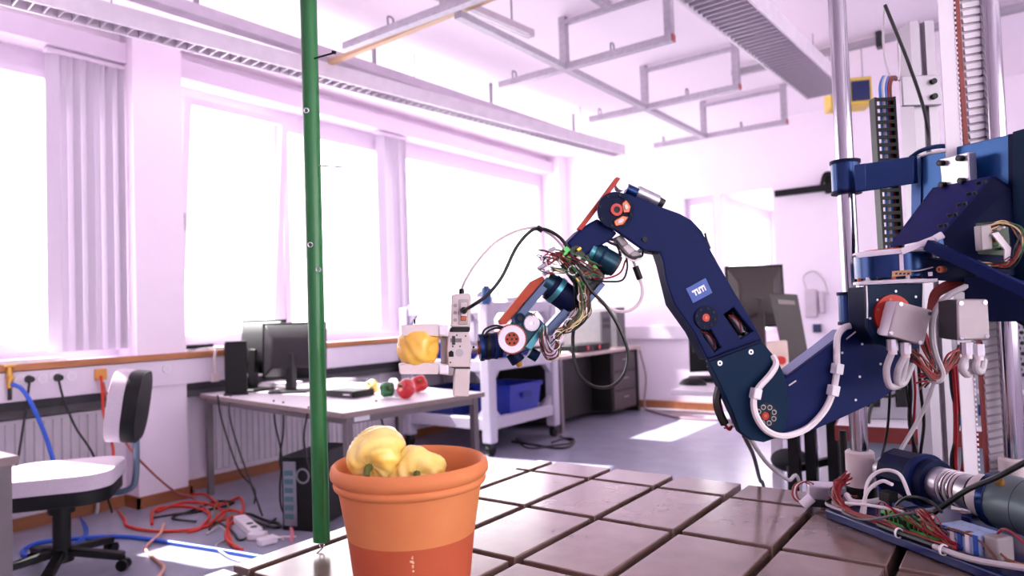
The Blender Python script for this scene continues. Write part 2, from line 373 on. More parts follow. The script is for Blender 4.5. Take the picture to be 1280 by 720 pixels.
louvre_lamp('wide louvred strip lamp ending beside the yellow box', (-1.27, 3.1, 2.85), (-1.17, 5.9, 2.85), .3, 46)
# cable tray above the first lamp
e = thing('cable_tray', 'pale lavender cable tray running above the window side lamp', 'cable tray', (-3.55, 4, 2.98))
P0, P1 = onz(120, -25, 3.02), onz(766, 186, 3.02); dv = (P1-P0).normalized()
MB().bar(P0, P1, .1, .07).out('tray_body', mat('tray_enamel', (206, 190, 208), .5), e, bevel=.004)
for t in (.1, .35, .6, .85):
    c = P0.lerp(P1, t); bx('hanger', GREYM, e, c.x-.012, c.x+.012, c.y-.012, c.y+.012, 3.055, CZ)
# suspended frames
e = thing('ceiling_frame', 'grey steel strut frame of portals hung below the ceiling', 'frame', (-2.4, 5, 2.9))
MB().bar((-2.47, 2.95, 2.9), (-2.47, 6.69, 2.9), .05, .04).out('long_bar', GRIDM, e)
for y, xl in ((2.85, -3.3), (4.08, -3.03), (5.35, -3.0), (6.69, -3.0)):
    MB().bar((xl, y, 2.9), (-1.68, y, 2.9), .05, .045).out('cross_bar', GRIDM, e)
    for x in (-2.47, -1.70): MB().bar((x, y, 2.92), (x, y, CZ-.0), .05, .05).out('post', GRIDM, e)
    MB().bar((-2.47, y, CZ-.04), (-1.70, y, CZ-.04), .04, .03).out('top_bar', GRIDM, e)
    bx('end_cap', mat('cap_red', (176, 84, 84), .5), e, -1.682, -1.67, y-.024, y+.024, 2.878, 2.922)
    for x in (-2.9, -2.1): MB().tube([(x, y-.02, 2.92), (x, y-.02, 2.97), (x, y+.02, 2.97), (x, y+.02, 2.92)], .006, 6).out('clip', GREYM, e)
MB().bar((-2.0, 2.6, 3.12), (-2.0, 3.85, 3.12), .05, .04).out('short_bar', GRIDM, e)
tag(MB().tube([(-1.9, 3.4, 3.2), (-1.75, 3.75, 3.14), (-1.5, 4.0, 3.22)], .012).out('ceiling_cable', DARKGREY), 'dark cable slung under the ceiling between the steel portals', 'cable')
e = thing('light_batten', 'slim pale batten lamp between the first steel portals', 'lamp', (-2.4, 3, 3.0))
MB().bar(onz(545, -8, 3.02), onz(664, 43, 3.02), .06, .05).out('batten_body', mat('batten_enamel', (200, 184, 196), .4), e, bevel=.005)
MB().cyl(onz(548, -4, 2.985), onz(660, 44, 2.985), .012, n=10).out('tube', mat('tube_glass', (240, 236, 240), .3), e)
for p in (onz(575, 8, 3.045), onz(640, 34, 3.045)): MB().cyl(p, (p.x, p.y, CZ), .006, n=6).out('hanger', GREYM, e)
tag(MB().bar(onz(413, 78, 2.96), onz(620, -6, 2.96), .04, .03).out('ceiling_bar', mat('oak_bar', (206, 168, 130), .5)), 'thin tan bar crossing under the ceiling above the green pole', 'bar')
e = thing('ceiling_conduit', 'grey conduit rail crossing the ceiling behind the robot columns', 'conduit', (-.5, 5.9, 3.15))
MB().bar((-1.9, 5.88, 3.19), (2.5, 5.88, 3.19), .06, .05).out('rail', mat('conduit_grey', (168, 160, 170), .5, .2), e)
for x in (-.78, -.08, .9): bx('clamp', DARKGREY, e, x-.02, x+.02, 5.84, 5.92, 3.13, CZ)
# yellow box at the lamp end
p = Vector((-1.06, 6.12, 2.77)); M = Matrix.Translation(p) @ Matrix.Rotation(R_(25), 4, 'Z')
e = thing('warning_box', 'yellow box with dark blue front hanging beside the lamp end', 'box', p)
bx('housing', YBOX, e, -.155, .155, -.11, .11, 0, .22, M, bevel=.008); bx('front_glass', NAVYS, e, .0, .135, -.118, -.111, .03, .19, M); bx('side_glass', PLASTW, e, -.135, -.03, -.118, -.111, .03, .19, M)
for x in (-.12, .12):
    q = M @ Vector((x, 0, .22)); MB().cyl(q, (q.x, q.y, CZ), .004, n=6).out('wire', GREYM, e)

# ------------------------------------------------------------------ wall things on the back wall
e = thing('wall_bracket', 'black horizontal bracket bar on the white back wall', 'bracket', (-1.8, BY-.12, 2.4))
M = Matrix.Identity(4)
bx('bar', BLACK, e, -2.12, -1.5, BY-.12, BY-.06, 2.38, 2.45, bevel=.006); bx('wall_plate', BLACK, e, -1.62, -1.52, BY-.06, BY, 2.36, 2.56); MB().tube([(-1.64, BY-.1, 2.45), (-1.6, BY-.1, 2.56), (-1.5, BY-.1, 2.54)], .02).out('hook', BLACK, e)
e = thing('wall_phone', 'pale grey wall phone with a looped cord', 'phone', (-1.77, BY-.05, 1.06))
bx('body', mat('phone_grey', (196, 182, 194), .5), e, -1.88, -1.76, BY-.05, BY, 1.06, 1.36, bevel=.01); bx('handset', mat('phone_grey', (196, 182, 194), .5), e, -1.73, -1.68, BY-.06, BY, 1.1, 1.33, bevel=.012)
MB().tube([(-1.86, BY-.03, 1.36), (-1.88, BY-.03, 1.5), (-1.78, BY-.03, 1.55), (-1.68, BY-.03, 1.45), (-1.64, BY-.03, 1.3)], .008).out('cord', GREYC, e); bx('plug', mat('plug_navy', (40, 48, 84), .5), e, -1.81, -1.73, BY-.05, BY, .9, .99, bevel=.006)

# ------------------------------------------------------------------ long desk
def desk_frame(): 
    a = onz(232, 490, .72); a.x = -4.77; a.y = 2.70; b = Vector((-2.95, 2.47, .72)); d = (b-a).normalized(); return Matrix.Translation(a) @ Matrix.Rotation(math.atan2(d.y, d.x), 4, 'Z'), (b-a).length
DM, DL = desk_frame(); DW = 1.05
e = thing('long_desk', 'long white topped desk with grey steel legs below the windows', 'desk', DM @ Vector((DL/2, DW/2, -.72)))
bx('tabletop', DESKT, e, 0, DL, 0, DW, -.022, 0, DM, bevel=.003); 
bx('table_edge', DESKE, e, 0, DL, -.004, .0, -.03, -.002, DM); bx('table_edge', DESKE, e, DL, DL+.004, 0, DW, -.03, -.002, DM)
for x, y in ((.03, .05), (DL-.04, .05), (DL-.04, DW-.06), (.03, DW-.06), (DL*.55, DW-.06)): bx('leg', DESKL, e, x-.02, x+.02, y-.02, y+.02, -.72, -.022, DM)
for q in ((.05, DL-.06, .035, .065), (.05, DL-.06, DW-.075, DW-.045)): bx('apron', DESKL, e, *q, -.07, -.024, DM)
bx('apron', DESKL, e, DL-.055, DL-.025, .07, DW-.08, -.07, -.024, DM); bx('number_plate', PLASTW, e, DL-.024, DL-.02, .08, .18, -.06, -.035, DM)
def monitor(label, px, py, wd, ht, rot, tilt, m, z=.72, neck=.12, shell='curve', dist=None, basez=None):
    p = onz(px, py, z); e = thing('monitor', label, 'monitor', p); M = Matrix.Translation(p) @ Matrix.Rotation(rot, 4, 'Z')   # local +y = the back side towards the viewer is -y
    bx('stand_foot', m, e, -.13, .13, -.1, .1, 0, .018, M, bevel=.006); MB().bar(M @ Vector((0, 0, .015)), M @ Vector((0, .02, neck+ht*.45)), .08, .04, up=(0, 1, 0)).out('stand_neck', m, e, bevel=.006)
    T = M @ Matrix.Translation((0, .03, neck)) @ Matrix.Rotation(tilt, 4, 'X')
    bx('bezel', BLACK, e, -wd/2, wd/2, .03, .055, 0, ht, T, bevel=.004); bx('screen', mat('screen_dark', (30, 32, 40), .2), e, -wd/2+.02, wd/2-.02, .055, .057, .02, ht-.02, T)
    b = MB(); q0 = [(-wd/2+.01, .03, .01), (wd/2-.01, .03, .01), (wd/2-.01, .03, ht-.01), (-wd/2+.01, .03, ht-.01)]; q1 = [(-wd*.3, -.04, ht*.2), (wd*.3, -.04, ht*.2), (wd*.3, -.04, ht*.72), (-wd*.3, -.04, ht*.72)]
    b.add([T @ Vector(v) for v in q0+q1], [(0, 1, 2, 3), (7, 6, 5, 4), (0, 4, 5, 1), (1, 5, 6, 2), (2, 6, 7, 3), (3, 7, 4, 0)]); b.out('back_shell', m, e, bevel=.01)
    return e
monitor('black monitor seen from behind, left of the green pole', 316, 488, .46, .40, R_(6), R_(-6), BLACK, neck=.12)
monitor('dark monitor with grey rimmed back beside the green pole', 364, 490, .46, .40, R_(34), R_(-4), mat('monitor_charcoal', (30, 28, 32), .4), neck=.09)
p = onz(296, 492, .72); M = Matrix.Translation(p) @ Matrix.Rotation(R_(-35), 4, 'Z')
e = thing('speaker', 'slim black upright computer speaker at the desk front', 'speaker', p); bx('cabinet', BLACK, e, -.045, .045, -.07, .07, 0, .37, M, bevel=.008); bx('foot', BLACK, e, -.05, .12, -.08, .08, 0, .012, M, bevel=.003); bx('grille', BLACKF, e, -.035, .035, -.075, -.069, .02, .35, M)
def papers(label, px, py, s, rot, n, z=.72):
    p = onz(px, py, z); e = thing('paper_stack', label, 'papers', p, 'paper heaps on the long desk')
    for i in range(n):
        M = Matrix.Translation(p+Vector((random.uniform(-.02, .02), random.uniform(-.02, .02), i*.006))) @ Matrix.Rotation(rot+random.uniform(-.3, .3), 4, 'Z'); bx('sheet', PAPER, e, -s/2, s/2, -s*.35, s*.35, 0, .0055, M)
papers('white heap of papers beside the monitor stand', 352, 483, .26, .3, 6); papers('low white papers in front of the black monitor', 322, 485, .2, 1.0, 3); papers('white papers on the black boxed device', 425, 477, .2, .5, 4)
e = thing('desk_phone', 'black phone receiver lying on the window sill', 'phone', onx(238, 434, -4.9))
a, b = onx(226, 430, -4.88), onx(262, 437, -4.88); a.z = b.z = 1.055; MB().bar(a, b, .05, .03).out('handset', BLACK, e, bevel=.01); MB().cyl(a+Vector((0, 0, -.034)), a+Vector((0, 0, .02)), .03, n=16).out('earpiece', BLACK, e); MB().cyl(b+Vector((0, 0, -.034)), b+Vector((0, 0, .015)), .028, n=16).out('mouthpiece', BLACK, e)
for i, (px, w_, lab) in enumerate(((20, .5, 'white paper pad at the left end of the window sill'), (262, .35, 'loose white sheets on the sill behind the monitors'))):
    p = onx(px, 452 if i == 0 else 436, -4.9); p.z = 1.0205
    e = thing('paper_pad', lab, 'papers', p)
    for k in range(4): bx('sheet', PAPER, e, p.x-.09, p.x+.09, p.y-w_/2+k*.02, p.y+w_/2-k*.015, 1.0205+k*.006, 1.026+k*.006)
# usb charger hung on the channel
e = thing('adapter_cable', 'pink white adapter cable hanging over the sill by the monitors', 'cable', onx(268, 470, -4.74)); MB().tube([onx(270, 436, -4.76), onx(268, 450, -4.74), onx(269, 466, -4.74)], .012).out('lead', BEIGE, e); q = onx(269, 472, -4.74); bx('adapter', BEIGE, e, q.x-.015, q.x+.015, q.y-.03, q.y+.03, q.z-.03, q.z+.03, bevel=.006)
# flat device, vegetables on the desk
p = onz(433, 496, .72); M = Matrix.Translation(p) @ Matrix.Rotation(R_(2), 4, 'Z')
e = thing('network_switch', 'flat black network device at the front of the desk', 'network device', p); bx('case', BLACK, e, -.13, .13, -.06, .12, .004, .045, M, bevel=.004); bx('front_panel', DARKGREY, e, -.12, .12, -.063, -.06, .008, .04, M); bx('led_strip', PLASTW, e, .04, .1, -.065, -.063, .018, .028, M)
def pepper(name, label, c, r, m, rot=(0, 0, 0), lobes=4, wob=.1, group=None, squash=1., stem=True, parent=None, cat='bell pepper', crinkle=0., seed=1):
    rg = random.Random(seed); ph0 = rg.random()*6; M = (Matrix.Rotation(rot[2], 4, 'Z') @ Matrix.Rotation(rot[1], 4, 'Y') @ Matrix.Rotation(rot[0], 4, 'X')); MM = M.to_3x3()
    ks = [(rg.uniform(2, 11), rg.uniform(3, 12), rg.uniform(0, 6)) for _ in range(7)]
    def fn(ph, th):
        l = 1+wob*math.cos(lobes*ph+ph0)*math.sin(th)**.6; top = math.exp(-(th/.5)**2)*.35; bot = math.exp(-((math.pi-th)/.55)**2)*.22
        cr = sum(math.sin(a*ph+b*th+c_) for a, b, c_ in [(round(k[0]), k[1], k[2]) for k in ks])*crinkle/3
        return (l*(1-.16*(th/math.pi))+cr, 1-top-bot+cr*.5)
    c = Vector(c); e = thing(name, label, cat, c-Vector((0, 0, r*squash)), group)
    MB().blob(c, (r, r, r*squash), fn, 56, 32, MM).out('flesh', m, e, smooth=80)
    if stem:
        a = c+MM @ Vector((0, 0, r*squash*.6)); MB().tube([a, a+MM @ Vector((.0, 0, r*.3)), a+MM @ Vector((r*.14, 0, r*.62))], lambda t: r*(.13-.03*t), 8).out('stem', STEMG, e)
    return e
vg = 'toy vegetables on the long desk'
def veg(label, px, py, r, m, rot, seed):
    r *= 1.2
    c = onz(px, py, .72+r*.95); pepper('bell_pepper', label, c, r, m, rot, 4, .1, vg, 1.0, seed=seed)
veg('small yellow bell pepper beside the green one', 465, 484, .042, YEL, (.9, .2, 0), 2); veg('small green bell pepper between yellow and red', 484, 487, .045, GREENP, (1.2, .4, 1), 3)
veg('red bell pepper next to the green pepper', 508, 486, .052, REDP, (1.1, -.3, 0), 4); veg('rightmost red bell pepper on the desk', 524, 480, .05, REDP, (.6, .9, 0), 5)
c = onz(492, 478, .76); pepper('garlic_bulb', 'pale white garlic bulb behind the green pepper', c, .035, PAPER, (.2, .3, 0), 6, .08, vg, .9, cat='vegetable', seed=8)
c = onz(497, 491, .75); pepper('garlic_bulb', 'white garlic bulb in front of the red pepper', c, .03, PAPER, (.5, .3, 0), 6, .08, vg, .9, cat='vegetable', seed=9)
# pc tower under the desk
p = onz(398, 650, 0); M = Matrix.Translation(p) @ Matrix.Rotation(R_(20), 4, 'Z')
e = thing('computer_tower', 'black computer tower under the desk, ports facing out', 'computer', p); bx('case', BLACK, e, -.1, .1, -.22, .22, .0, .43, M, bevel=.006); bx('port_panel', GREYM, e, -.085, .0, -.226, -.221, .03, .4, M)
for i in range(6): bx('port', mat('port_teal', (70, 110, 120), .4), e, -.075, -.02, -.231, -.227, .07+i*.05, .1+i*.05, M)
MB().ring(M @ Vector((.045, -.227, .32)), M @ Vector((.045, -.222, .32)), .045, .035).out('fan_ring', GREYM, e)

# ------------------------------------------------------------------ near left desk corner
q = onz(22, 569, .72)
e = thing('side_table', 'table corner with grey edge at the left picture border', 'table', (q.x-.6, q.y-.2, 0)); bx('tabletop', DESKT, e, q.x-1.3, q.x, q.y-.75, q.y, .69, .72, bevel=.003); bx('table_edge', DESKE, e, q.x-1.3, q.x+.004, q.y, q.y+.004, .685, .718); bx('table_edge', DESKE, e, q.x, q.x+.004, q.y-.75, q.y, .685, .718)
for x, y in ((q.x-.045, q.y-.045), (q.x-.045, q.y-.7), (q.x-1.25, q.y-.045), (q.x-1.25, q.y-.7)): bx('leg', DESKL, e, x-.03, x+.03, y-.03, y+.03, 0, .69)

# ------------------------------------------------------------------ office chair
p = Vector((-3.94, 1.49, 0)); fwd = R_(235)
M = Matrix.Translation(p) @ Matrix.Rotation(fwd, 4, 'Z')
e = thing('office_chair', 'swivel office chair with pale seat and black shell by the radiator', 'chair', p)
def cushion(x0, x1, y0, y1, z0, z1, rr, n=6):
    pts = []
    for cx, cy, a0 in ((x1-rr, y1-rr, 0), (x0+rr, y1-rr, 90), (x0+rr, y0+rr, 180), (x1-rr, y0+rr, 270)):
        for k in range(n+1): t = R_(a0+90*k/n); pts.append((cx+rr*math.cos(t), cy+rr*math.sin(t)))
    return pts
pts = cushion(-.26, .27, -.26, .26, 0, 0, .13)
MB().prism([M @ Vector((x, y, .445)) for x, y in pts], (0, 0, .075)).out('seat', SEATF, e, bevel=.03, seg=4)
MB().prism([M @ Vector((x*.96, y*.96, .375)) for x, y in pts], (0, 0, .075)).out('seat_shell', BLACK, e, bevel=.02, seg=3)
T = M @ Matrix.Translation((-.29, 0, .655)) @ Matrix.Rotation(R_(8), 4, 'Y').inverted() @ Matrix.Rotation(R_(90), 4, 'Y')
bp = cushion(-.36, 0, -.21, .21, 0, 0, .14)
Tn = (T.to_3x3() @ Vector((0, 0, 1)))
MB().prism([T @ Vector((x+.02, y, .0)) for x, y in bp], Tn*.07).out('backrest', SEATF, e, bevel=.034, seg=5)
MB().prism([T @ Vector((x+.02, y, -.065)) for x, y in bp], Tn*.066).out('back_shell', BLACK, e, bevel=.032, seg=5)
MB().tube([M @ Vector(v) for v in ((-.16, 0, .37), (-.3, 0, .38), (-.335, 0, .46), (-.34, 0, .70))], .016).out('back_strut', mat('strut_steel_dark', (96, 110, 128), .3, .6), e)
MB().cyl(p+Vector((0, 0, .3)), p+Vector((0, 0, .38)), .06, n=16).out('tilt_box', BLACK, e); MB().cyl(p+Vector((0, 0, .1)), p+Vector((0, 0, .32)), .04, n=20).out('column', BLACK, e); MB().cyl(p+Vector((0, 0, .06)), p+Vector((0, 0, .13)), .055, .045, n=20).out('hub', BLACK, e)
for k in range(5):
    a = fwd+R_(72*k+20); d = Vector((math.cos(a), math.sin(a), 0)); q = p+d*.3
    MB().bar(p+d*.04+Vector((0, 0, .105)), q+Vector((0, 0, .07)), .05, .035).out('leg', BLACK, e, bevel=.006)
    t = Vector((-d.y, d.x, 0)); o = MB().cyl(q+t*.004+Vector((0, 0, .028)), q+t*.026+Vector((0, 0, .028)), .028, n=16); o.cyl(q-t*.004+Vector((0, 0, .028)), q-t*.026+Vector((0, 0, .028)), .028, n=16); o.cyl(q+Vector((0, 0, .03)), q+Vector((0, 0, .075)), .01, n=8); o.out('caster', BLACK, e)

# ------------------------------------------------------------------ hose, cables on the left
def fl(pts, z): return [onz(x, y, z) for x, y in pts]
e = thing('air_tap', 'brass air tap fitted to the wall channel', 'tap', onx(12, 480, -4.76))
q = onx(12, 472, -4.76); MB().cyl(q+Vector((0, 0, -.06)), q+Vector((0, 0, .06)), .018, n=14).out('valve_body', BRASS, e); MB().cyl((-4.795, q.y, q.z), (q.x+.03, q.y, q.z), .013, n=12).out('inlet', BRASS, e); MB().bar(q+Vector((0, -.03, .07)), q+Vector((0, .03, .07)), .015, .012).out('tap_lever', BRASS, e); MB().cyl(q+Vector((0, 0, -.13)), q+Vector((0, 0, -.06)), .012, n=10).out('drain', DARKGREY, e)
h = [onx(15, 480, -4.74), onx(28, 487, -4.68), onx(42, 510, -4.6), onx(58, 548, -4.55), onx(72, 590, -4.5), onz(95, 640, .02), onz(108, 665, .012), onz(90, 682, .012), onz(45, 695, .012), onz(28, 690, .012), onz(50, 678, .012), onz(110, 672, .012), onz(160, 671, .012), onz(220, 679, .012), onz(290, 690, .012), onz(330, 697, .012)]
tag(MB().tube(h, .012, 10).out('air_hose', BLUEH), 'blue air hose from the brass tap trailing across the floor', 'hose')
def wall_cable(name, label, m, pts, r=.007, plug=None):
    e = thing(name, label, 'cable', pts[-1]); MB().tube(pts, r).out('lead', m, e)
    if plug:
        q = onx(*plug, -4.78); MB().cyl(q, q+Vector((.045, 0, 0)), .024, .018, n=16).out('plug', m, e)
wall_cable('power_cable', 'black power lead plugged in beside the brass tap', BLACKC, [onx(37, 476, -4.745), onx(34, 500, -4.72), onx(28, 540, -4.7), onx(20, 590, -4.7), onx(12, 640, -4.7)], plug=(36, 474))
wall_cable('power_cable', 'black power lead plugged in above the chair seat', BLACKC, [onx(73, 474, -4.745), onx(80, 500, -4.72), onx(95, 535, -4.7), onx(118, 572, -4.65), onz(140, 640, .01)], plug=(72, 472))
wall_cable('data_cable', 'orange data cable dropping from the orange wall outlet', ORANGEC, [onx(126, 470, -4.75), onx(128, 490, -4.72), onx(130, 520, -4.68), onx(141, 560, -4.65), onx(140, 590, -4.6), onz(138, 625, .01), onz(155, 648, .01), onz(160, 658, .01), onz(200, 664, .01), onz(250, 660, .01), onz(280, 646, .01), onz(268, 632, .01), onz(230, 628, .01), onz(195, 640, .01)], .009)
q = onx(125, 468, -4.785); tag(MB().bb(q.x-.002, q.x+.02, q.y-.035, q.y+.035, q.z-.035, q.z+.035).out('data_outlet', mat('outlet_orange', (216, 150, 70), .5), bevel=.004), 'square orange data outlet on the white channel', 'outlet')
wall_cable('data_cable', 'thin brown red cable running from the outlet to the floor heap', mat('brick_cable', (170, 92, 84), .5), [onx(129, 478, -4.75), onx(142, 525, -4.65), onx(170, 570, -4.5), onz(215, 612, .1), onz(240, 622, .01), onz(262, 640, .01)], .007)
cab = [('orange cable looping round the left of the floor heap', ORANGEC, [(190, 655), (192, 640), (215, 633), (240, 634), (262, 645), (250, 660), (235, 665)], .009), ('orange cable crossing the middle of the floor heap', ORANGEC, [(225, 622), (255, 620), (275, 630), (300, 622), (303, 645), (285, 650), (290, 680), (303, 690)], .009), ('orange cable lying nearest the table edge', ORANGEC, [(262, 655), (285, 640), (310, 646), (288, 655), (283, 676), (300, 686)], .009), ('peach cable trailing past the chair caster', PEACHC, [(205, 655), (200, 670), (182, 685), (195, 700), (205, 712), (196, 724)], .008), ('dark tangled cable under the orange heap', BLACKC, [(188, 648), (220, 645), (245, 640), (280, 633), (292, 630), (270, 627), (240, 638), (215, 650), (245, 652)], .007), ('grey thin cable curling on the open floor', GREYC, [(258, 668), (275, 660), (285, 672), (270, 682), (280, 695), (300, 702)], .005), ('dark looped cable beside the power strip', BLACKC, [(262, 662), (270, 655), (290, 664), (300, 675), (322, 668), (335, 655), (345, 648)], .007), ('pink cable at the foot of the computer tower', PINKC, [(355, 638), (360, 650), (365, 665), (364, 676)], .01), ('olive cable curled in the orange heap', mat('olive_cable', (130, 110, 70), .5), [(272, 628), (268, 640), (276, 650), (290, 644), (284, 632)], .006), ('black cable coiled behind the power strip', BLACKC, [(285, 648), (310, 645), (330, 650), (350, 655), (345, 662), (318, 652), (300, 650)], .009)]
for lab, m, pts, r in cab:
    P = fl(pts, r+.001); P = [v+Vector((0, 0, (.012 if i % 3 == 1 else 0))) for i, v in enumerate(P)]
    tag(MB().tube(P, r).out('floor_cable', m), lab, 'cable', 'cables heaped on the floor')
for i, (pts, lab) in enumerate((([(272, 494), (276, 520), (288, 560), (300, 590), (318, 612), (318, 630)], 'black cable hanging from the desk left end'), ([(288, 494), (287, 520), (298, 560), (312, 600), (328, 645)], 'grey black cable hanging beside the desk left end'), ([(342, 500), (344, 530), (352, 570), (350, 610), (352, 635), (362, 650)], 'black cable hanging before the tower'), ([(354, 502), (354, 540), (350, 580), (362, 620), (360, 640)], 'second black cable hanging before the tower'), ([(386, 508), (380, 545), (384, 575), (392, 600)], 'thin cable dropping beside the green pole'), ([(470, 500), (476, 520), (482, 545), (490, 560)], 'thin dark lead hanging from the vegetable end of the desk'))):
    a = onz(*pts[0], .73); n = len(pts)
    P = []
    b = onz(*pts[-1], .02) if i < 4 else None
    for k, (x, y) in enumerate(pts):
        d0 = (a-C0).dot(Fv); d1 = (b-C0).dot(Fv) if b else d0; P.append(D(x, y, d0+(d1-d0)*k/(n-1)))
    tag(MB().tube(P, .006).out('hanging_cable', BLACKC if i != 1 else DARKGREY), lab, 'cable', 'cables hanging off the long desk')
p = onz(310, 662, 0); M = Matrix.Translation(p) @ Matrix.Rotation(R_(-18), 4, 'Z')
e = thing('power_strip', 'white power strip among the floor cables', 'power strip', p); bx('strip_body', PLASTW, e, -.19, .19, -.035, .035, 0, .045, M, bevel=.006)
for i in range(4): MB().cyl(M @ Vector((-.13+i*.085, 0, .045)), M @ Vector((-.13+i*.085, 0, .047)), .02, n=14).out('socket', DARKGREY if i > 1 else CHANNEL, e)
for i, (px, py) in enumerate(((322, 674), (334, 680))):
    p = onz(px, py, 0); M = Matrix.Translation(p) @ Matrix.Rotation(R_(30+50*i), 4, 'Z'); e = thing('power_adapter', ('white power adapter lying beside the strip', 'white plug block nearest the table corner')[i], 'adapter', p); bx('body', PLASTW, e, -.05, .05, -.03, .03, 0, .04, M, bevel=.008); MB().tube([M @ Vector((.05, 0, .02)), M @ Vector((.1, .02, .01)), M @ Vector((.16, -.02, .006))], .005).out('lead', WHITEC, e)

# ------------------------------------------------------------------ bin trolley
TX0, TX1, TY0, TY1 = -4.7, -3.74, 4.72, 5.72; TRW = mat('trolley_white', (188, 180, 196), .45, var=.03)
e = thing('bin_trolley', 'white framed trolley shelf holding blue bins', 'trolley', ((TX0+TX1)/2, (TY0+TY1)/2, 0))
for x in (TX0, TX1):
    for y in (TY0, TY1):
        l = bx('post', TRW, e, x-.05, x+.05, y-.05, y+.05, .11, 1.3, bevel=.012); MB().cyl((x-.02, y, .05), (x+.02, y, .05), .05, n=16).out('caster', BLACK, l); bx('caster_fork', DARKGREY, l, x-.03, x+.03, y-.03, y+.03, .07, .115)
for z in (.22, .72, 1.22):
    bx('shelf', TRW, e, TX0-.02, TX1+.02, TY0-.02, TY1+.02, z+.05, z+.07)
    for y in (TY0, TY1): bx('beam', TRW, e, TX0+.05, TX1-.05, y-.035, y+.035, z, z+.1, bevel=.006)
    for x in (TX0, TX1): bx('beam', TRW, e, x-.035, x+.035, TY0+.05, TY1-.05, z, z+.1, bevel=.006)
for x in (TX0, TX1):   # rounded corner gussets of the side frames
    for z in (.32, .72, .82, 1.22):
        up = z in (.32, .82)
        for y, s_ in ((TY0+.05, 1), (TY1-.05, -1)): MB().prism([(x-.02, y, z), (x-.02, y+s_*.09, z), (x-.02, y, z+(.09 if up else -.09))], (.04, 0, 0)).out('gusset', TRW, e, smooth=None)
for y in (TY0, TY1):
    for z in (.32, .72, .82, 1.22):
        up = z in (.32, .82)
        for x, s_ in ((TX0+.05, 1), (TX1-.05, -1)): MB().prism([(x, y-.02, z), (x+s_*.09, y-.02, z), (x, y-.02, z+(.09 if up else -.09))], (0, .04, 0)).out('gusset', TRW, e, smooth=None)
def crate(label, x0, x1, y0, y1, z, h, m=BLUEBIN):
    e = thing('storage_bin', label, 'bin', ((x0+x1)/2, (y0+y1)/2, z), 'storage bins on the trolley'); t = .012; s_ = .03
    b = MB(); B0 = [(x0+s_, y0+s_), (x1-s_, y0+s_), (x1-s_, y1-s_), (x0+s_, y1-s_)]; B1 = [(x0, y0), (x1, y0), (x1, y1), (x0, y1)]; I1 = [(x0+t, y0+t), (x1-t, y0+t), (x1-t, y1-t), (x0+t, y1-t)]; I0 = [(x0+s_+t, y0+s_+t), (x1-s_-t, y0+s_+t), (x1-s_-t, y1-s_-t), (x0+s_+t, y1-s_-t)]
    vs = [(*q, z) for q in B0]+[(*q, z+h) for q in B1]+[(*q, z+h) for q in I1]+[(*q, z+.01) for q in I0]; fs = [(3, 2, 1, 0), (12, 13, 14, 15)]
    for k in range(4): j = (k+1) % 4; fs += [(k, j, 4+j, 4+k), (4+k, 4+j, 8+j, 8+k), (8+k, 8+j, 12+j, 12+k)]
    b.add(vs, fs).out('tub', m, e, smooth=None); r = MB()
    for q in ((x0-.012, x1+.012, y0-.012, y0), (x0-.012, x1+.012, y1, y1+.012), (x0-.012, x0, y0, y1), (x1, x1+.012, y0, y1)): r.bb(*q, z+h-.035, z+h)
    r.out('rim', m, e, smooth=None); bx('handle_slot', mat('bin_dark', (20, 36, 120), .5), e, x1+.001, x1+.014, (y0+y1)/2-.07, (y0+y1)/2+.07, z+h*.55, z+h*.72)
crate('blue plastic bin on the bottom trolley shelf, right side', -4.15, -3.72, 5.0, 5.5, .29, .28); crate('blue plastic bin on the bottom trolley shelf, left side', -4.66, -4.2, 4.76, 5.3, .29, .25, mat('bin_navy', (30, 44, 120), .45)); crate('blue plastic bin on the middle trolley shelf, right side', -4.15, -3.76, 4.95, 5.45, .79, .16); crate('blue plastic bin on the middle trolley shelf, left side', -4.62, -4.25, 4.8, 5.2, .79, .16)
for i, (px, r, h, m, lab) in enumerate(((628, .045, .16, mat('bottle_blue', (40, 78, 130), .35), 'tall blue canister on top of the trolley'), (603, .06, .13, mat('jar_grey', (120, 116, 130), .4), 'grey jar on top of the trolley behind the gripper'), (655, .04, .1, DARKGREY, 'dark small can on top of the trolley'))):
    p = onz(px, 380, 1.29); p = Vector((-3.95-.22*(1-i % 2), 4.78+.42*i, 1.29)); d = ony(px, 370, p.y); p.x = max(-4.65, min(-3.78, d.x))
    e = thing('canister', lab, 'canister', p); MB().lathe(p, (0, 0, 1), [(r*.9, 0), (r, .01), (r, h*.9), (r*.92, h)], 24).out('body', m, e); MB().cyl(p+Vector((0, 0, h)), p+Vector((0, 0, h+.015)), r*.6, n=20).out('lid', DARKGREY, e)
for i, (y0, x0, m, lab) in enumerate(((4.9, -4.1, PLASTW, 'white carton on the middle trolley shelf'), (5.5, -4.1, mat('tool_grey', (130, 122, 130), .5), 'grey tool case at the far end of the trolley shelf'))):
    e = thing('carton', lab, 'box', (x0+.1, y0+.07, 1.29)); bx('box_body', m, e, x0, x0+.2, y0, y0+.14, 1.29, 1.36, bevel=.004); bx('lid', m, e, x0-.004, x0+.204, y0-.004, y0+.144, 1.36, 1.375)
tag(MB().tube(fl([(690, 553), (705, 548), (718, 550), (712, 558), (695, 560), (668, 556), (640, 552)], .01), .01).out('floor_cable', BLACKC), 'black cable coil on the floor right of the trolley', 'cable'); tag(MB().tube(fl([(645, 548), (660, 560), (690, 557), (715, 553), (700, 545)], .01), .008).out('floor_cable', DARKGREY), 'dark grey cable on the floor under the trolley', 'cable')

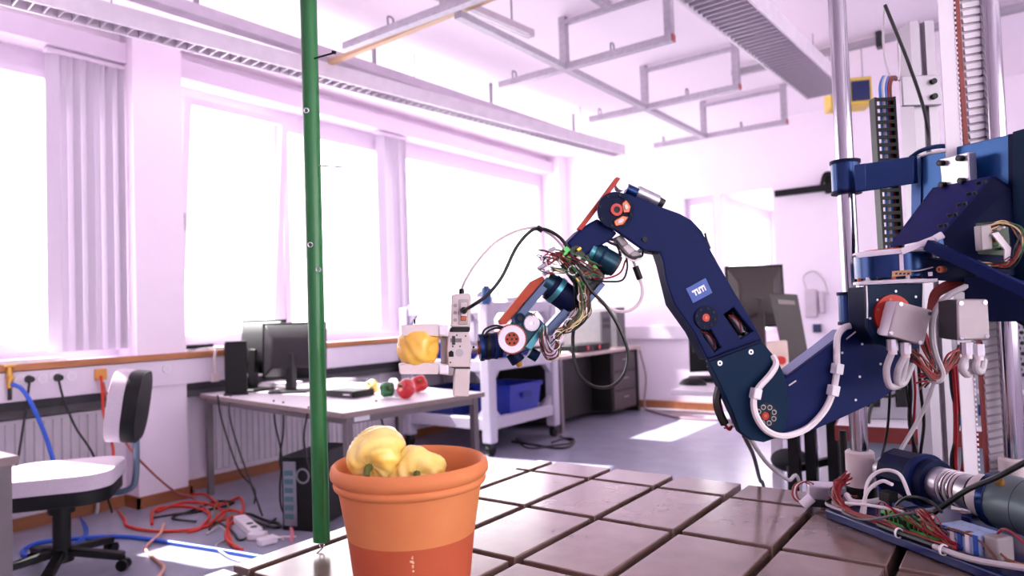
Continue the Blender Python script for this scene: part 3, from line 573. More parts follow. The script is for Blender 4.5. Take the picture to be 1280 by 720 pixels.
# ------------------------------------------------------------------ dark workbench along the far window side
KX = -3.76
e = thing('dark_workbench', 'dark cabinet workbench with pale top by the back wall', 'workbench', (-4.2, 6.8, 0)); bx('worktop', mat('worktop_tan', (176, 156, 152), .45), e, -4.75, KX+.03, 5.85, 7.68, .735, .77, bevel=.004)
bx('side_panel', CABD, e, -4.7, KX, 7.61, 7.65, 0, .735); bx('leg', DESKL, e, KX-.05, KX, 5.9, 5.95, 0, .735); bx('back_panel', CABD, e, -4.7, -4.66, 5.95, 7.61, .05, .735); bx('drawer_unit', CABD, e, -4.6, KX-.02, 7.0, 7.6, .06, .73, bevel=.004)
for i in range(3): d = bx('drawer', mat('drawer_dark', (66, 54, 56), .5), e, KX-.02, KX-.005, 7.03, 7.58, .08+i*.215, .28+i*.215, bevel=.003); bx('handle', GREYM, d, KX-.005, KX+.01, 7.25, 7.37, .2+i*.215, .21+i*.215)
bx('cabinet_body', CABD, e, -4.6, KX-.25, 6.0, 6.95, .06, .73)
p = (-4.1, 7.3, .77); e = thing('desktop_computer', 'grey upright computer case on the dark workbench', 'computer', p); bx('case', mat('case_grey', (126, 124, 128), .45), e, -4.45, -3.95, 7.1, 7.32, .77, 1.2, bevel=.006); bx('front_bezel', mat('case_dark', (84, 82, 86), .45), e, -3.95, -3.93, 7.1, 7.32, .77, 1.2, bevel=.004)
for i in range(2): bx('drive_bay', DARKGREY, e, -3.93, -3.925, 7.12, 7.3, 1.0+i*.07, 1.05+i*.07)
e = thing('desktop_computer', 'taller grey computer case against the back wall', 'computer', (-4.1, 7.5, .77)); bx('case', mat('case_mid', (150, 144, 150), .45), e, -4.4, -3.9, 7.4, 7.6, .77, 1.24, bevel=.006); bx('front_bezel', mat('case_dark', (84, 82, 86), .45), e, -3.9, -3.885, 7.4, 7.6, .77, 1.24, bevel=.004)
e = thing('router_box', 'flat black device with two red lights on the workbench', 'device', (-3.9, 6.6, .77)); bx('case', BLACK, e, -4.05, -3.78, 6.3, 7.0, .77, .85, bevel=.006)
for y in (6.5, 6.75): MB().cyl((-3.782, y, .815), (-3.77, y, .815), .022, n=14).out('lamp', mat('lamp_red', (214, 50, 60), .3), e)
tag(MB().tube([(-3.76, 7.7, .72), (-3.7, 7.72, .4), (-3.72, 7.7, .05), (-3.5, 7.5, .012), (-3.0, 7.2, .012), (-2.4, 7.3, .012)], .012).out('floor_cable', mat('mauve_cable', (150, 120, 130), .5)), 'mauve cable running from the workbench along the back wall', 'cable')
e = thing('keyboard_tray', 'white papers on the dark workbench top', 'papers', (-4.1, 6.05, .77))
for k in range(4): bx('sheet', PAPER, e, -4.2+k*.01, -3.85+k*.012, 5.92, 6.2, .77+k*.006, .775+k*.006)

# ------------------------------------------------------------------ white desk with monitors behind the arm
q0 = onz(838, 487, .75)
e = thing('white_desk', 'white desk behind the robot elbow', 'desk', (q0.x+.8, q0.y+.4, 0)); bx('tabletop', PLASTW, e, q0.x, q0.x+1.5, q0.y, q0.y+1.3, .72, .75, bevel=.004)
for x in (q0.x+.55, q0.x+1.42):
    for y in (q0.y+.12, q0.y+1.2): bx('leg', PLASTW, e, x-.025, x+.025, y-.025, y+.025, 0, .72)
p = onz(866, 481, .75); e = thing('computer_mouse', 'black mouse at the white desk edge', 'mouse', p); MB().blob(p+Vector((0, 0, .001)), (.085, .06, .045), lambda a, b: (1, 1 if b < 1.57 else 0)).out('body', BLACK, e); MB().tube([p+Vector((.06, .03, .015)), p+Vector((.15, .1, .006)), p+Vector((.3, .2, .006))], .004).out('lead', BLACKC, e)
p = onz(892, 476, .75); M = Matrix.Translation(p) @ Matrix.Rotation(R_(20), 4, 'Z'); e = thing('keyboard', 'black keyboard beside the mouse on the white desk', 'keyboard', p); bx('keyboard_base', BLACK, e, -.16, .24, -.07, .09, 0, .02, M, bevel=.004)
for i in range(4): bx('key_row', DARKGREY, e, -.15, .23, -.06+i*.035, -.032+i*.035, .02, .027, M)
monitor('large brown grey monitor seen from behind the robot elbow', 952, 470, .38, .42, R_(30), R_(-3), MONB, z=.75, neck=.32)
p = D(1002, 462, 4.35); e = thing('tilted_panel', 'grey brown slanted panel leaning beside the large monitor', 'panel', p)
MB().prism([D(962, 366, 4.3), D(997, 368, 4.3), D(1014, 462, 4.3), D(984, 470, 4.3)], Vector((-.3, .95, 0))*.06).out('slab', mat('panel_taupe', (72, 66, 64), .5), e, bevel=.008); MB().prism([D(972, 374, 4.29), D(993, 376, 4.29), D(994, 381, 4.29), D(973, 380, 4.29)], Vector((-.3, .95, 0))*.02).out('label_strip', mat('panel_light', (140, 130, 128), .5), e); MB().prism([D(978, 452, 4.3), D(1018, 448, 4.3), D(1020, 476, 4.3), D(980, 478, 4.3)], Vector((-.3, .95, 0))*.14).out('stand_foot', MONB, e, bevel=.006)
e = thing('black_tower', 'black computer tower on the white desk behind the elbow', 'computer', D(872, 478, 4.3)); MB().prism([D(860, 404, 4.75), D(900, 400, 4.75), D(902, 464, 4.75), D(862, 465.5, 4.75)], Vector((-.3, .95, 0))*.3).out('case', BLACK, e, bevel=.006); MB().prism([D(864, 412, 4.74), D(880, 411, 4.74), D(881, 440, 4.74), D(865, 441, 4.74)], Vector((-.3, .95, 0))*.012).out('front_grille', DARKGREY, e)
e = thing('emergency_stop', 'cream box with red emergency button behind the elbow', 'switch', D(975, 465, 4.1)); MB().prism([D(958, 428, 4.1), D(984, 426, 4.1), D(988, 476, 4.1), D(962, 479, 4.1)], Vector((-.3, .95, 0))*.1).out('box_body', mat('box_cream', (226, 204, 188), .5), e, bevel=.006); a = D(975, 450, 4.1); MB().cyl(a, a-Fv*.03, .024, n=18).out('button', mat('button_red', (206, 50, 40), .4), e)
e = thing('paper_heap', 'cream papers and parts heaped right of the slanted panel', 'papers', D(1025, 445, 4.4))
for i in range(5):
    c = D(1018+i*8, 446-i*2, 4.45); M = Matrix.Translation(c) @ Matrix.Rotation(.3*i, 4, 'Z'); bx('sheet', (PAPER, mat('tan_card', (206, 184, 160), .6))[i % 2], e, -.09, .09, -.07, .07, -.02, .012, M)

# ------------------------------------------------------------------ stool and red edged table behind the gantry
e = thing('stool_frame', 'black steel frame legs below the robot elbow', 'frame', D(1015, 600, 3.0))
for i, px in enumerate((993, 1014, 1042)):
    a = D(px-3, 500, 3.1); MB().bar(a, (a.x, a.y, 0), .045, .045).out('leg', BLACK, e)
a, b = D(980, 500, 3.1), D(1060, 498, 3.1); MB().bar(a, b, .05, .05).out('rail', BLACK, e); MB().bar(D(985, 588, 3.15), D(1062, 570, 3.15), .03, .03).out('stretcher', BLACK, e); 
e = thing('swivel_stool', 'black stool seat on a small base near the frame legs', 'stool', D(985, 600, 3.6)); c = D(988, 575, 3.7); MB().blob(c, (.1, .1, .06)).out('seat', BLACKF, e); MB().cyl(c, (c.x, c.y, .04), .02, n=12).out('column', BLACK, e); MB().cyl((c.x, c.y, 0), (c.x, c.y, .05), .12, .05, n=20).out('base', BLACK, e)
for i, pts in enumerate(([(930, 545), (942, 570), (950, 600), (956, 615)], [(935, 545), (960, 580), (985, 600), (1000, 605)])): tag(MB().tube([D(x, y, 1.555+.22*k) for k, (x, y) in enumerate(pts)]+[onz(pts[-1][0]+14, 690, .01)], .005).out('hanging_cable', (BLACKC, GREYC)[i]), ('black cable hanging down beneath the elbow plate', 'grey cable swinging from the elbow towards the frame legs')[i], 'cable')
RZ = .75; ra = onz(1046, 531, RZ); M = Matrix.Translation(ra) @ Matrix.Rotation(R_(8), 4, 'Z')
e = thing('red_edged_table', 'white table with red brown edge behind the robot gantry', 'table', ra-Vector((0, 0, RZ))); bx('tabletop', PLASTW, e, 0, 1.6, 0, .62, -.012, 0, M); bx('edge_board', REDEDGE, e, -.008, 1.6, -.008, 0, -.06, -.002, M); bx('edge_board', REDEDGE, e, -.008, 0, 0, .62, -.06, -.002, M); bx('apron', mat('apron_grey', (120, 124, 140), .5), e, .02, 1.58, .03, .05, -.18, -.014, M)
for x, y in ((.06, .06), (1.54, .06), (.06, .56), (1.54, .56)): bx('leg', DARKGREY, e, x-.03, x+.03, y-.03, y+.03, -RZ, -.013, M)
p = M @ Vector((.06, .16, 0)); T = Matrix.Translation(p) @ Matrix.Rotation(R_(20), 4, 'Z')
e = thing('power_supply', 'grey steel computer case with fan grille on the red edged table', 'computer', p); bx('case', GREYM, e, 0, .3, 0, .4, 0, .3, T, bevel=.004); c = T @ Vector((.12, -.002, .16)); n_ = T.to_3x3() @ Vector((0, -1, 0))
for r in (.025, .05, .075): MB().ring(c, c+n_*.004, r, r-.012).out('fan_ring', BLACK, e)
MB().cyl(c, c+n_*.012, .016, n=16).out('fan_hub', ALU, e); bx('power_inlet', BLACK, e, .03, .09, -.01, .0, .05, .12, T); sw = bx('rocker_switch', BLACK, e, .15, .2, -.008, 0, .05, .12, T)
bx('plug', BLACK, e, .04, .085, -.05, -.011, .06, .11, T, bevel=.006); MB().tube([T @ Vector(v) for v in ((.06, -.05, .08), (.03, -.1, .02), (.02, -.12, -.15), (.05, -.12, -.4))], .007).out('lead', BLACKC, e)
for x, z in ((.02, .15), (.02, .02), (.28, .15), (.28, .3), (.02, .3)): q = T @ Vector((x, 0, z)); MB().cyl(q, q+n_*.003, .006, n=10).out('screw', ALU, e)
p = M @ Vector((.41, .1, 0)); T = Matrix.Translation(p) @ Matrix.Rotation(R_(12), 4, 'Z'); n_ = T.to_3x3() @ Vector((0, -1, 0))
e = thing('computer_case', 'perforated grey computer case behind the white belt', 'computer', p); bx('case', GREYM, e, 0, .62, 0, .4, 0, .4, T, bevel=.004); g = MB()
for i in range(26):
    for j in range(10): g.cyl(T @ Vector((.03+i*.022+(j % 2)*.011, .001, .19+j*.019)), T @ Vector((.03+i*.022+(j % 2)*.011, -.003, .19+j*.019)), .0075, n=6)
g.out('perforation', BLACK, e, kind='stuff'); bx('slot_cover', ALU, e, .05, .58, -.005, 0, .12, .135, T); bx('port', NAVYS, e, .06, .12, -.01, 0, .04, .08, T); bx('port', DARKGREY, e, .2, .3, -.01, 0, .04, .08, T); bx('blue_pull_tab', BLUEL, e, .1, .13, -.012, -.003, .13, .4, T)
p = D(1100, 575, 2.9); e = thing('storage_bin', 'blue plastic box below the red edged table', 'bin', (p.x, p.y, 0)); bx('tub', BLUEBIN, e, p.x-.11, p.x+.11, p.y, p.y+.25, 0, .56, bevel=.01); bx('rim', BLUEBIN, e, p.x-.125, p.x+.125, p.y-.015, p.y+.265, .52, .56, bevel=.004)

# ------------------------------------------------------------------ slotted cast iron table
TZ = .73; GX = [-1.335, -1.272, -1.056, -.848, -.646, -.43, -.22, -.01, .2, .41]; GY = [.15, .48, .81, 1.14, 1.468, 1.80, 1.945]; gap = .02
ct = thing('clamping_table', 'brown cast iron clamping table with a grid of slots', 'table', (-.46, 1.05, 0)); shared = {}
for i in range(len(GX)-1):
    for j in range(len(GY)-1):
        x0, x1, y0, y1 = GX[i]+(gap/2 if i else 0), GX[i+1]-gap/2, GY[j]+gap/2, GY[j+1]-(gap/2 if j < len(GY)-2 else 0)
        k = (round(x1-x0, 4), round(y1-y0, 4)); dz = random.uniform(-.0012, .0)
        if k in shared: o = copy_at(shared[k], ((x0+x1)/2, (y0+y1)/2, TZ-.055+dz), ct)
        else: o = shared[k] = bx('tile', CAST, ct, x0, x1, y0, y1, TZ-.055, TZ, bevel=.0025)
        if k in shared and o is not shared[k]:
            b = o.modifiers.get('bevel')
            if not b: b = o.modifiers.new('bevel', 'BEVEL'); b.width = .0025; b.segments = 2; b.limit_method = 'ANGLE'
bx('slot_bed', CASTD, ct, GX[0]+.015, GX[-1]-.01, GY[0], GY[-1]-.015, TZ-.13, TZ-.056)
for x in (-1.15, .3):
    for y in (.3, 1.8): bx('leg', DARKGREY, ct, x-.05, x+.05, y-.05, y+.05, 0, TZ-.13)
bx('stretcher', DARKGREY, ct, -1.1, .25, 1.77, 1.83, .2, .26)

# ------------------------------------------------------------------ flower pot and peppers
pc = D(517, 738, 1.265); pc.z = TZ+.0005; PB = (pc-C0).dot(Fv)
RT = .143; PH = .236
e = thing('terracotta_pot', 'orange terracotta flower pot with a rolled rim', 'pot', pc)
k = RT
body = [(k*.70, 0), (k*.71, .0), (k*.80, PH*.45), (k*.90, PH*.80), (k*.905, PH*.81), (k*.93, PH*.815), (k*.955, PH*.83), (k*.965, PH*.85), (k*.955, PH*.868), (k*.945, PH*.875), (k*.965, PH*.885), (k*.995, PH*.91), (k*1.0, PH*.94), (k*.985, PH*.98), (k*.95, PH*1.0), (k*.92, PH*.99), (k*.90, PH*.95), (k*.86, PH*.8), (k*.72, PH*.3), (k*.66, .02), (0.001, .02)]
MB().lathe(pc, (0, 0, 1), body[:3]+[(k*.805, PH*.46)], 72).out('damp_base', TERRAL, e, smooth=50)
MB().lathe(pc, (0, 0, 1), [(k*.795, PH*.44), (k*.802, PH*.455)]+body[3:], 72).out('pot_wall', TERRA, e, smooth=50)
lm = MB(); rg = random.Random(4)
for i in range(34):
    z = PH*rg.uniform(.02, .42); a = math.atan2(-pc.y, -pc.x)+rg.gauss(-.04, .012)*(1 if z > .03 else 1.4)+R_(2); r = k*(.71+.09*z/(PH*.45))+.0002; s_ = rg.uniform(.0006, .0022)
    c = pc+Vector((math.cos(a)*r, math.sin(a)*r, z)); lm.cyl(c, c+Vector((math.cos(a), math.sin(a), 0))*.0006, s_, n=6)
lm.out('lime_stain', LIME, e, kind='stuff')
yg = 'yellow peppers in the flower pot'
hz = (pc-C0).dot(Fv)
pepper('bell_pepper', 'large crinkled yellow pepper heaped highest in the flower pot', D(473, 569, hz+.005), .056, YEL, (1.9, .25, .5), 3, .05, yg, 1.1, crinkle=.07, seed=11)
pepper('bell_pepper', 'smaller yellow pepper in the pot near its front rim', D(522, 592, hz-.01), .05, YEL, (1.0, 1.2, .2), 4, .08, yg, .9, crinkle=.07, seed=14)
pepper('bell_pepper', 'yellow pepper half hidden between two others in the pot', D(492, 592, hz+.045), .045, YEL, (.4, .4, 0), 4, .07, yg, .9, crinkle=.03, seed=17, stem=False)
for i, (px, py, dz) in enumerate(((470, 640, .02), (525, 640, .02))): pepper('bell_pepper', 'yellow pepper lying deep inside the flower pot', D(px, py, hz+dz), .05, YEL, (.6*i, .8, i), 4, .06, yg, .9, seed=20+i, stem=False)

# ------------------------------------------------------------------ green pole
pp = Vector((-1.262, 1.02, 0)); pb = D(402, 676, 1.50); 
e = thing('green_pole', 'green painted hanging pole with screw eyes', 'pole', (pb.x, pb.y, pb.z)); MB().cyl(pb, (pb.x, pb.y, CZ-.02), .018, n=24).out('pole_shaft', POLEG, e); MB().cyl((pb.x, pb.y, CZ-.03), (pb.x, pb.y, CZ), .03, n=16).out('ceiling_mount', GREYM, e)
def eye(c, ax): u = MB(); pts = [c+(ax*math.cos(t)+ZV*math.sin(t))*.005 for t in [i*math.pi/6 for i in range(13)]]; return u.tube(pts, .0013, 6, smooth=False)
eye(pb+Vector((0, 0, -.009)), Rv).out('screw_eye', CHROME, e)
dp = (pb-C0).dot(Fv)
for px, py in ((383, 138), (388, 306), (398, 337)): eye(D(px, py, dp-.02), Rv).out('screw_eye', CHROME, e)
MB().tube([D(393, 73, dp-.01), D(418, 66, dp-.03)], .002, 6).out('hook', BLACK, e); MB().tube([D(398, 207, dp-.01), D(431, 209, dp-.03)], .0014, 6).out('hook', GREYM, e); MB().tube([D(415, 65, dp-.03), D(420, 66, dp-.03)], .0035, 6).out('hook_tip', BLACK, e)
MB().tube([D(404, 684, dp), D(392, 695, dp-.02), D(370, 706, dp-.02), D(335, 711, dp-.02), D(318, 712, dp-.02)], .0012, 6).out('wire', DARKGREY, e)
# ------------------------------------------------------------------ robot arm
S0 = D(1117, 393, 1.50); W0 = D(580, 430, 1.36); ad = (S0-W0); ad.z = 0; ad.normalize(); an = ad.cross(ZV).normalized()   # along the arm, and out of its face towards the room
def A(px, py, off=0.):
    d = ray(px, py); o = S0+an*off; return C0+d*((o-C0).dot(an)/d.dot(an))
def AP(pts, off=0.): return [A(x, y, off) for x, y in pts]
def plate(name, pts, off, th, m, parent, holes=(), bevel=.002, **k): return MB().prism(AP(pts, off), -an*th, [AP(h_, off) for h_ in holes]).out(name, m, parent, bevel=bevel, smooth=40, **k)
def circ(cx, cy, r, n=20, a0=0., a1=360.): return [(cx+r*math.cos(R_(a0+(a1-a0)*i/n)), cy+r*math.sin(R_(a0+(a1-a0)*i/n))) for i in range(n)]
PX = 1.45/870
def disc(name, px, py, rpx, off, th, m, parent, n=28, **k): c = A(px, py, off); return MB().cyl(c, c-an*th, rpx*PX, n=n).out(name, m, parent, **k)
def aring(name, px, py, ro, ri, off, th, m, parent): c = A(px, py, off); return MB().ring(c, c-an*th, ro*PX, ri*PX).out(name, m, parent)
def acyl(name, a, b, rpx, off, m, parent, r2=None, n=24, **k): return MB().cyl(A(*a, off), A(*b, off), rpx*PX, None if r2 is None else r2*PX, n=n).out(name, m, parent, **k)
def wire(pts, r, m, parent, name='wire', jitter=0., rg=random): return MB().tube([A(p[0], p[1], p[2] if len(p) > 2 else .0)+Vector((rg.uniform(-1, 1), rg.uniform(-1, 1), rg.uniform(-1, 1)))*jitter for p in pts], r, 7, 5).out(name, m, parent)
arm = thing('robot_arm', 'dark blue robot arm with bundled wires and gripper', 'robot arm', A(1117, 430, -.05))
TH = .075
# upper arm plate with two cut-outs
cut1 = [(875, 414), (887, 409), (902, 434), (893, 441)]; cut2 = [(905, 393), (917, 384), (942, 414), (926, 424)]
top_arc = circ(770, 263, 23, 12, 270, 90)[1:-1]
UP = [(771, 240), (784, 242), (798, 247), (822, 257), (850, 267), (866, 276), (878, 289), (887, 309), (906, 346), (925, 376), (940, 401), (953, 426), (886, 452), (868, 415), (843, 380), (833, 351), (829, 327), (825, 315), (804, 312), (787, 300), (770, 288), (756, 281), (749, 271), (748, 259), (752, 249), (760, 242)]
ua = plate('upper_arm_plate', UP, .0, .012, NAVY, arm, [cut1, cut2]); plate('upper_arm_back_plate', UP, -TH+.012, .012, NAVYD, arm)
UPi = [(784, 247), (822, 261), (864, 280), (880, 303), (900, 350), (930, 400), (935, 420), (892, 436), (870, 408), (838, 355), (828, 309), (800, 305), (775, 280)]
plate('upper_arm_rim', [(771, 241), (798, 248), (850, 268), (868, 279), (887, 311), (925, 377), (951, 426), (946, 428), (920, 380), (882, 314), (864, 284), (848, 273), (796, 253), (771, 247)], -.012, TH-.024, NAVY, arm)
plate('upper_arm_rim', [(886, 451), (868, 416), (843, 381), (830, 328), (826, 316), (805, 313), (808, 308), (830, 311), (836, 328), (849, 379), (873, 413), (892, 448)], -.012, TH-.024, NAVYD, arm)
plate('inner_web', [(862, 385), (912, 368), (948, 424), (890, 448)], -.045, .012, BLACK, arm)
for c_, dx in ((cut1, 0), (cut2, 0)):
    cx = sum(p[0] for p in c_)/4; cy = sum(p[1] for p in c_)/4
    acyl('inner_motor', (cx-8, cy-10), (cx+6, cy+12), 6, -.03, ALU, ua); wire([(cx-12, cy-10, -.014), (cx, cy-4, -.012), (cx+4, cy+10, -.016)], .0015, REDC, ua); wire([(cx-8, cy-14, -.016), (cx+5, cy, -.012), (cx+8, cy+10, -.016)], .0015, BLACKC, ua)
    for q in (-5, 3): disc('clamp_screw', cx+8+q, cy+15-q*.5, 2.4, -.008, .02, BLACK, ua, n=12)
# joint one
aring('joint_ring', 770, 263, 23, 17, .004, .006, NAVYD, arm)
j1 = disc('joint_cap', 770, 263, 17, .002, .01, NAVYD, arm); aring('hub_ring', 771, 262, 7.5, 4, .006, .007, REDR, j1); disc('hub_core', 771, 262, 4, .004, .006, BLACK, j1)
for a in range(8): t = R_(a*45+15); disc('bolt', 770+20*math.cos(t), 263+20*math.sin(t), 1.5, .006, .004, BLACK, arm, n=10)
for q in ([(777, 254), (783, 249), (789, 258), (787, 266), (779, 266)], [(767, 276), (778, 269), (786, 271), (780, 281), (769, 283)]): plate('sensor_board', q, .007, .008, COPPER, arm); plate('sensor_chip', [(x*.5+sum(p[0] for p in q)/5*.5, y*.5+sum(p[1] for p in q)/5*.5) for x, y in q], .009, .004, BEIGE, arm)
disc('hole_plug', 806, 299, 3, .003, .004, BLACK, arm, n=14)
# tail light trim of the top edge
wire([(881, 291, -.02), (884, 300, -.02), (888, 311, -.02)], .003, BLACK, arm, 'edge_trim'); wire([(882.5, 292, -.015), (885, 301, -.015), (889, 311, -.015)], .0012, WHITEC, arm, 'edge_trim')
# top motor
acyl('motor_cap', (783, 236), (796, 242), 7, -.045, BLUEM, arm); acyl('motor_body', (796, 240), (822, 252), 8.5, -.045, ALU, arm); acyl('motor_encoder', (822, 251), (829, 255), 6, -.045, DARKGREY, arm)
c = A(776, 232, -.03); MB().lathe(c+an*.012, -an, [(.004, 0), (.012, 0), (.012, .004), (.008, .006), (.008, .018), (.012, .02), (.012, .024), (.004, .024)], 20).out('belt_pulley', ALU, arm)
plate('drive_belt', [(771, 221), (776, 223), (754, 253), (727, 288), (722, 286), (750, 249)], -.012, .014, mat('belt_red', (176, 54, 36), .6, var=.08, scale=40), arm, bevel=.0005)
# hub two and logo
aring('hub_flange', 883, 397, 15, 5, .004, .005, NAVYD, arm); h2 = disc('hub_core', 883, 397, 5, .003, .005, REDR, arm); disc('hub_dot', 883, 397, 1.8, .0045, .004, COPPER, h2, n=12)
for a in range(8): t = R_(a*45+10); disc('bolt', 883+11.5*math.cos(t), 397+11.5*math.sin(t), 1.6, .0055, .003, BLACK, arm, n=10)
lg = plate('logo_plate', [(857.5, 361), (882, 347.5), (890.5, 366), (866.5, 379)], .0012, .0012, LOGO, arm, bevel=0)
def LP(u, v): # u, v in 0..1 over the logo plate
    a, b, c_, d_ = Vector((857.5, 361)), Vector((882, 347.5)), Vector((890.5, 366)), Vector((866.5, 379)); p_ = a*(1-u)*(1-v)+b*u*(1-v)+c_*u*v+d_*(1-u)*v; return (p_.x, p_.y)
def stroke(u0, u1, v0, v1): return plate('logo_letter', [LP(u0, v0), LP(u1, v0), LP(u1, v1), LP(u0, v1)], .0018, .0008, WHITE, lg, bevel=0)
v0, v1, sw_ = .3, .68, .055
stroke(.18, .40, v0, v0+.12); stroke(.265, .265+sw_*1.1, v0+.12, v1)                                  # T
stroke(.40, .46, v0, v1); stroke(.46, .50, v1-.12, v1); stroke(.50, .56, v0, v1)                        # U
stroke(.56, .80, v0, v0+.12)
stroke(.635, .69, v0+.12, v1); stroke(.755, .81, v0, v1)                                              # M
# elbow plate
EL = [(886, 452), (953, 427), (962, 438), (973, 451), (984, 478), (987, 510), (982, 535), (972, 547), (955, 553), (938, 550), (925, 540), (914, 510), (897, 474)]
plate('elbow_plate', EL, .008, .02, TEALN, arm); plate('elbow_back_plate', EL, -TH+.012, .02, NAVYD, arm); plate('elbow_core', [(895, 460), (950, 438), (975, 470), (978, 520), (955, 545), (930, 535)], -.012, .05, NAVYD, arm)
plate('seam_edge', [(884, 449), (951, 424), (953, 428), (886, 453)], .011, .006, NAVYD, arm)
for px, py in ((900, 454), (939, 440)): aring('ring_screw', px, py, 3.2, 1.4, .011, .004, ALU, arm)
aring('hub_flange', 958, 519, 15, 5, .0105, .004, BLACK, arm); h3 = disc('hub_core', 957, 520, 5, .0115, .006, REDR, arm); disc('hub_dot', 957, 520, 2, .0125, .004, COPPER, h3, n=12)
for a in range(8): t = R_(a*45+25); b_ = disc('bolt_cup', 958+10.5*math.cos(t), 519+10.5*math.sin(t), 3.2, .0125, .005, GREYM, arm, n=14); disc('bolt_bore', 958+10.5*math.cos(t), 519+10.5*math.sin(t), 2.1, .0132, .004, BLACK, b_, n=12)
# lower link to the shoulder
LK = [(960, 490), (985, 471), (1030, 437), (1052, 420), (1066, 407), (1075, 390), (1082, 372), (1120, 366), (1150, 385), (1150, 440), (1128, 480), (1100, 500), (1060, 519), (1012, 540), (990, 546), (965, 549)]
plate('lower_link_plate', LK, .004, .014, NAVY, arm); plate('lower_link_back', LK, -TH+.012, .014, NAVYD, arm)
plate('link_top_strip', [(986, 469), (1035, 432), (1060, 412), (1064, 417), (1036, 438), (990, 474)], -.01, TH-.02, mat('lit_top_blue', (128, 138, 176), .35, .3), arm)  # ceiling light on the navy link's top face, painted in as paler blue
plate('link_bottom_strip', [(965, 549), (1012, 540), (1100, 500), (1128, 480), (1124, 474), (1096, 492), (1010, 533), (965, 542)], -.01, TH-.02, NAVYD, arm)
plate('link_edge_mark', [(981, 477), (992, 470), (995, 476), (985, 483)], -.005, .03, BLACK, arm); wire([(986, 482, .006), (995, 476, .006)], .0015, WHITEC, arm, 'edge_mark')
plate('shoulder_plate', [(1084, 356), (1154, 354), (1153, 400), (1142, 425), (1120, 436), (1098, 430), (1086, 410)], .085, .012, mat('shoulder_navy', (8, 30, 58), .5, 0, spec=.15), arm)
plate('shoulder_block', [(1086, 358), (1152, 356), (1150, 400), (1138, 422), (1120, 432), (1100, 426), (1088, 408)], .073, .07, NAVYD, arm); wire([(1083, 357, .087), (1084, 380, .087), (1084, 398, .087)], .0016, WHITEC, arm, 'edge_trim'); wire([(1083, 392, .013), (1074, 410, .013), (1058, 424, .01)], .0016, GREYC, arm, 'edge_trim')
aring('flange_ring', 1117, 394, 25, 15, .091, .008, REDR, arm); disc('flange_core', 1117, 394, 15, .088, .008, BLACK, arm)
for a in range(6): t = R_(a*60+20); disc('bolt', 1117+20*math.cos(t), 394+20*math.sin(t), 1.8, .0925, .003, COPPER, arm, n=10)
for px, py in ((1120, 364), (1097, 375), (1145, 371), (1088, 398), (1078, 430), (1053, 441), (1075, 471), (1101, 455), (1070, 512-12)): disc('bolt', px, py, 1.5, .0865 if py < 400 else .0055, .003, ALU, arm, n=10)
# white hose along the links
HZ = .016
wire([(1068, 407, .0), (1056, 409, .01), (1047, 421, HZ), (1046, 445, HZ), (1046, 465, HZ), (1041, 490, HZ), (1030, 514, HZ), (1008, 536, HZ), (980, 545, HZ+.006), (958, 538, HZ+.006), (945, 520, HZ+.006), (942, 500, HZ+.006), (948, 485, HZ+.006), (963, 468, HZ+.006), (970, 455, HZ), (966, 445, .006)], .0068, WHITEC, arm, 'hose')
for px, py, r_ in ((944.5, 492, 15), (1046.5, 461, 12), (1041.5, 488, 15)):
    M = Matrix(((ad.x, an.x, 0, 0), (ad.y, an.y, 0, 0), (ad.z, an.z, 1, 0), (0, 0, 0, 1))); c = A(px, py, HZ+.004)
    MB().cbox((0, 0, 0), (.017, .022, .022), Matrix.Translation(c) @ M @ Matrix.Rotation(R_(r_), 4, 'Y')).out('hose_clip', WHITE, arm, bevel=.002)
# cable sleeve left of the elbow
wire([(899, 484, -.02), (896, 500, -.02), (899, 515, -.02), (906, 530, -.02)], .009, BLACKC, arm, 'cable_sleeve'); wire([(899, 486, -.02), (900, 474, -.02), (905, 470, -.03)], .003, BLACKC, arm); wire([(906, 530, -.02), (912, 537, -.02), (917, 528, -.03)], .003, REDC, arm); wire([(908, 528, -.02), (918, 532, -.02), (925, 541, -.03)], .003, WHITEC, arm); wire([(905, 535, -.02), (914, 533, -.02), (918, 519, -.03)], .002, BRNC, arm)
# forearm
plate('forearm_block', [(709, 303), (724, 288), (747, 273), (772, 291), (764, 300), (742, 312), (723, 326)], -.012, .055, NAVY, arm, bevel=.004)
acyl('motor_body', (741, 317), (766, 331), 15.5, -.03, TEALM, arm); acyl('motor_flange', (736, 314), (742, 318), 13, -.03, mat('teal_light', (70, 140, 150), .3, .5), arm); acyl('motor_end', (765, 330), (770, 333), 14, -.03, DARKGREY, arm); acyl('motor_band', (748, 320), (751, 322), 16, -.03, TEALN, arm)
acyl('motor_body', (688, 358), (716, 378), 17, -.03, NAVYD, arm); acyl('motor_flange', (680, 352), (689, 358), 15, -.03, TEALM, arm); acyl('motor_band', (693, 361), (698, 365), 18, -.03, mat('teal_light', (70, 140, 150), .3, .5), arm); acyl('motor_end', (715, 378), (719, 381), 15, -.03, BLACK, arm)
plate('forearm_beam', [(684, 346), (692, 352), (650, 402), (640, 404), (640, 398)], -.008, .045, SLATE, arm)
plate('forearm_beam', [(717, 372), (726, 378), (690, 419), (680, 420), (681, 411)], -.015, .04, SLATE, arm); plate('forearm_beam', [(752, 352), (757, 356), (728, 391), (722, 388)], -.03, .02, SLATE, arm); plate('forearm_frame', [(720, 322), (735, 314), (757, 342), (752, 356), (725, 388), (716, 376), (732, 350)], -.04, .02, DARKGREY, arm)
plate('drive_belt', [(624, 401), (664, 352), (678, 345), (681, 349), (671, 360), (633, 405), (626, 406)], -.012, .026, ORANGE, arm, bevel=.001); wire([(640, 399, -.011), (656, 380, -.011), (671, 362, -.011)], .0012, REDC, arm, 'belt_seam')
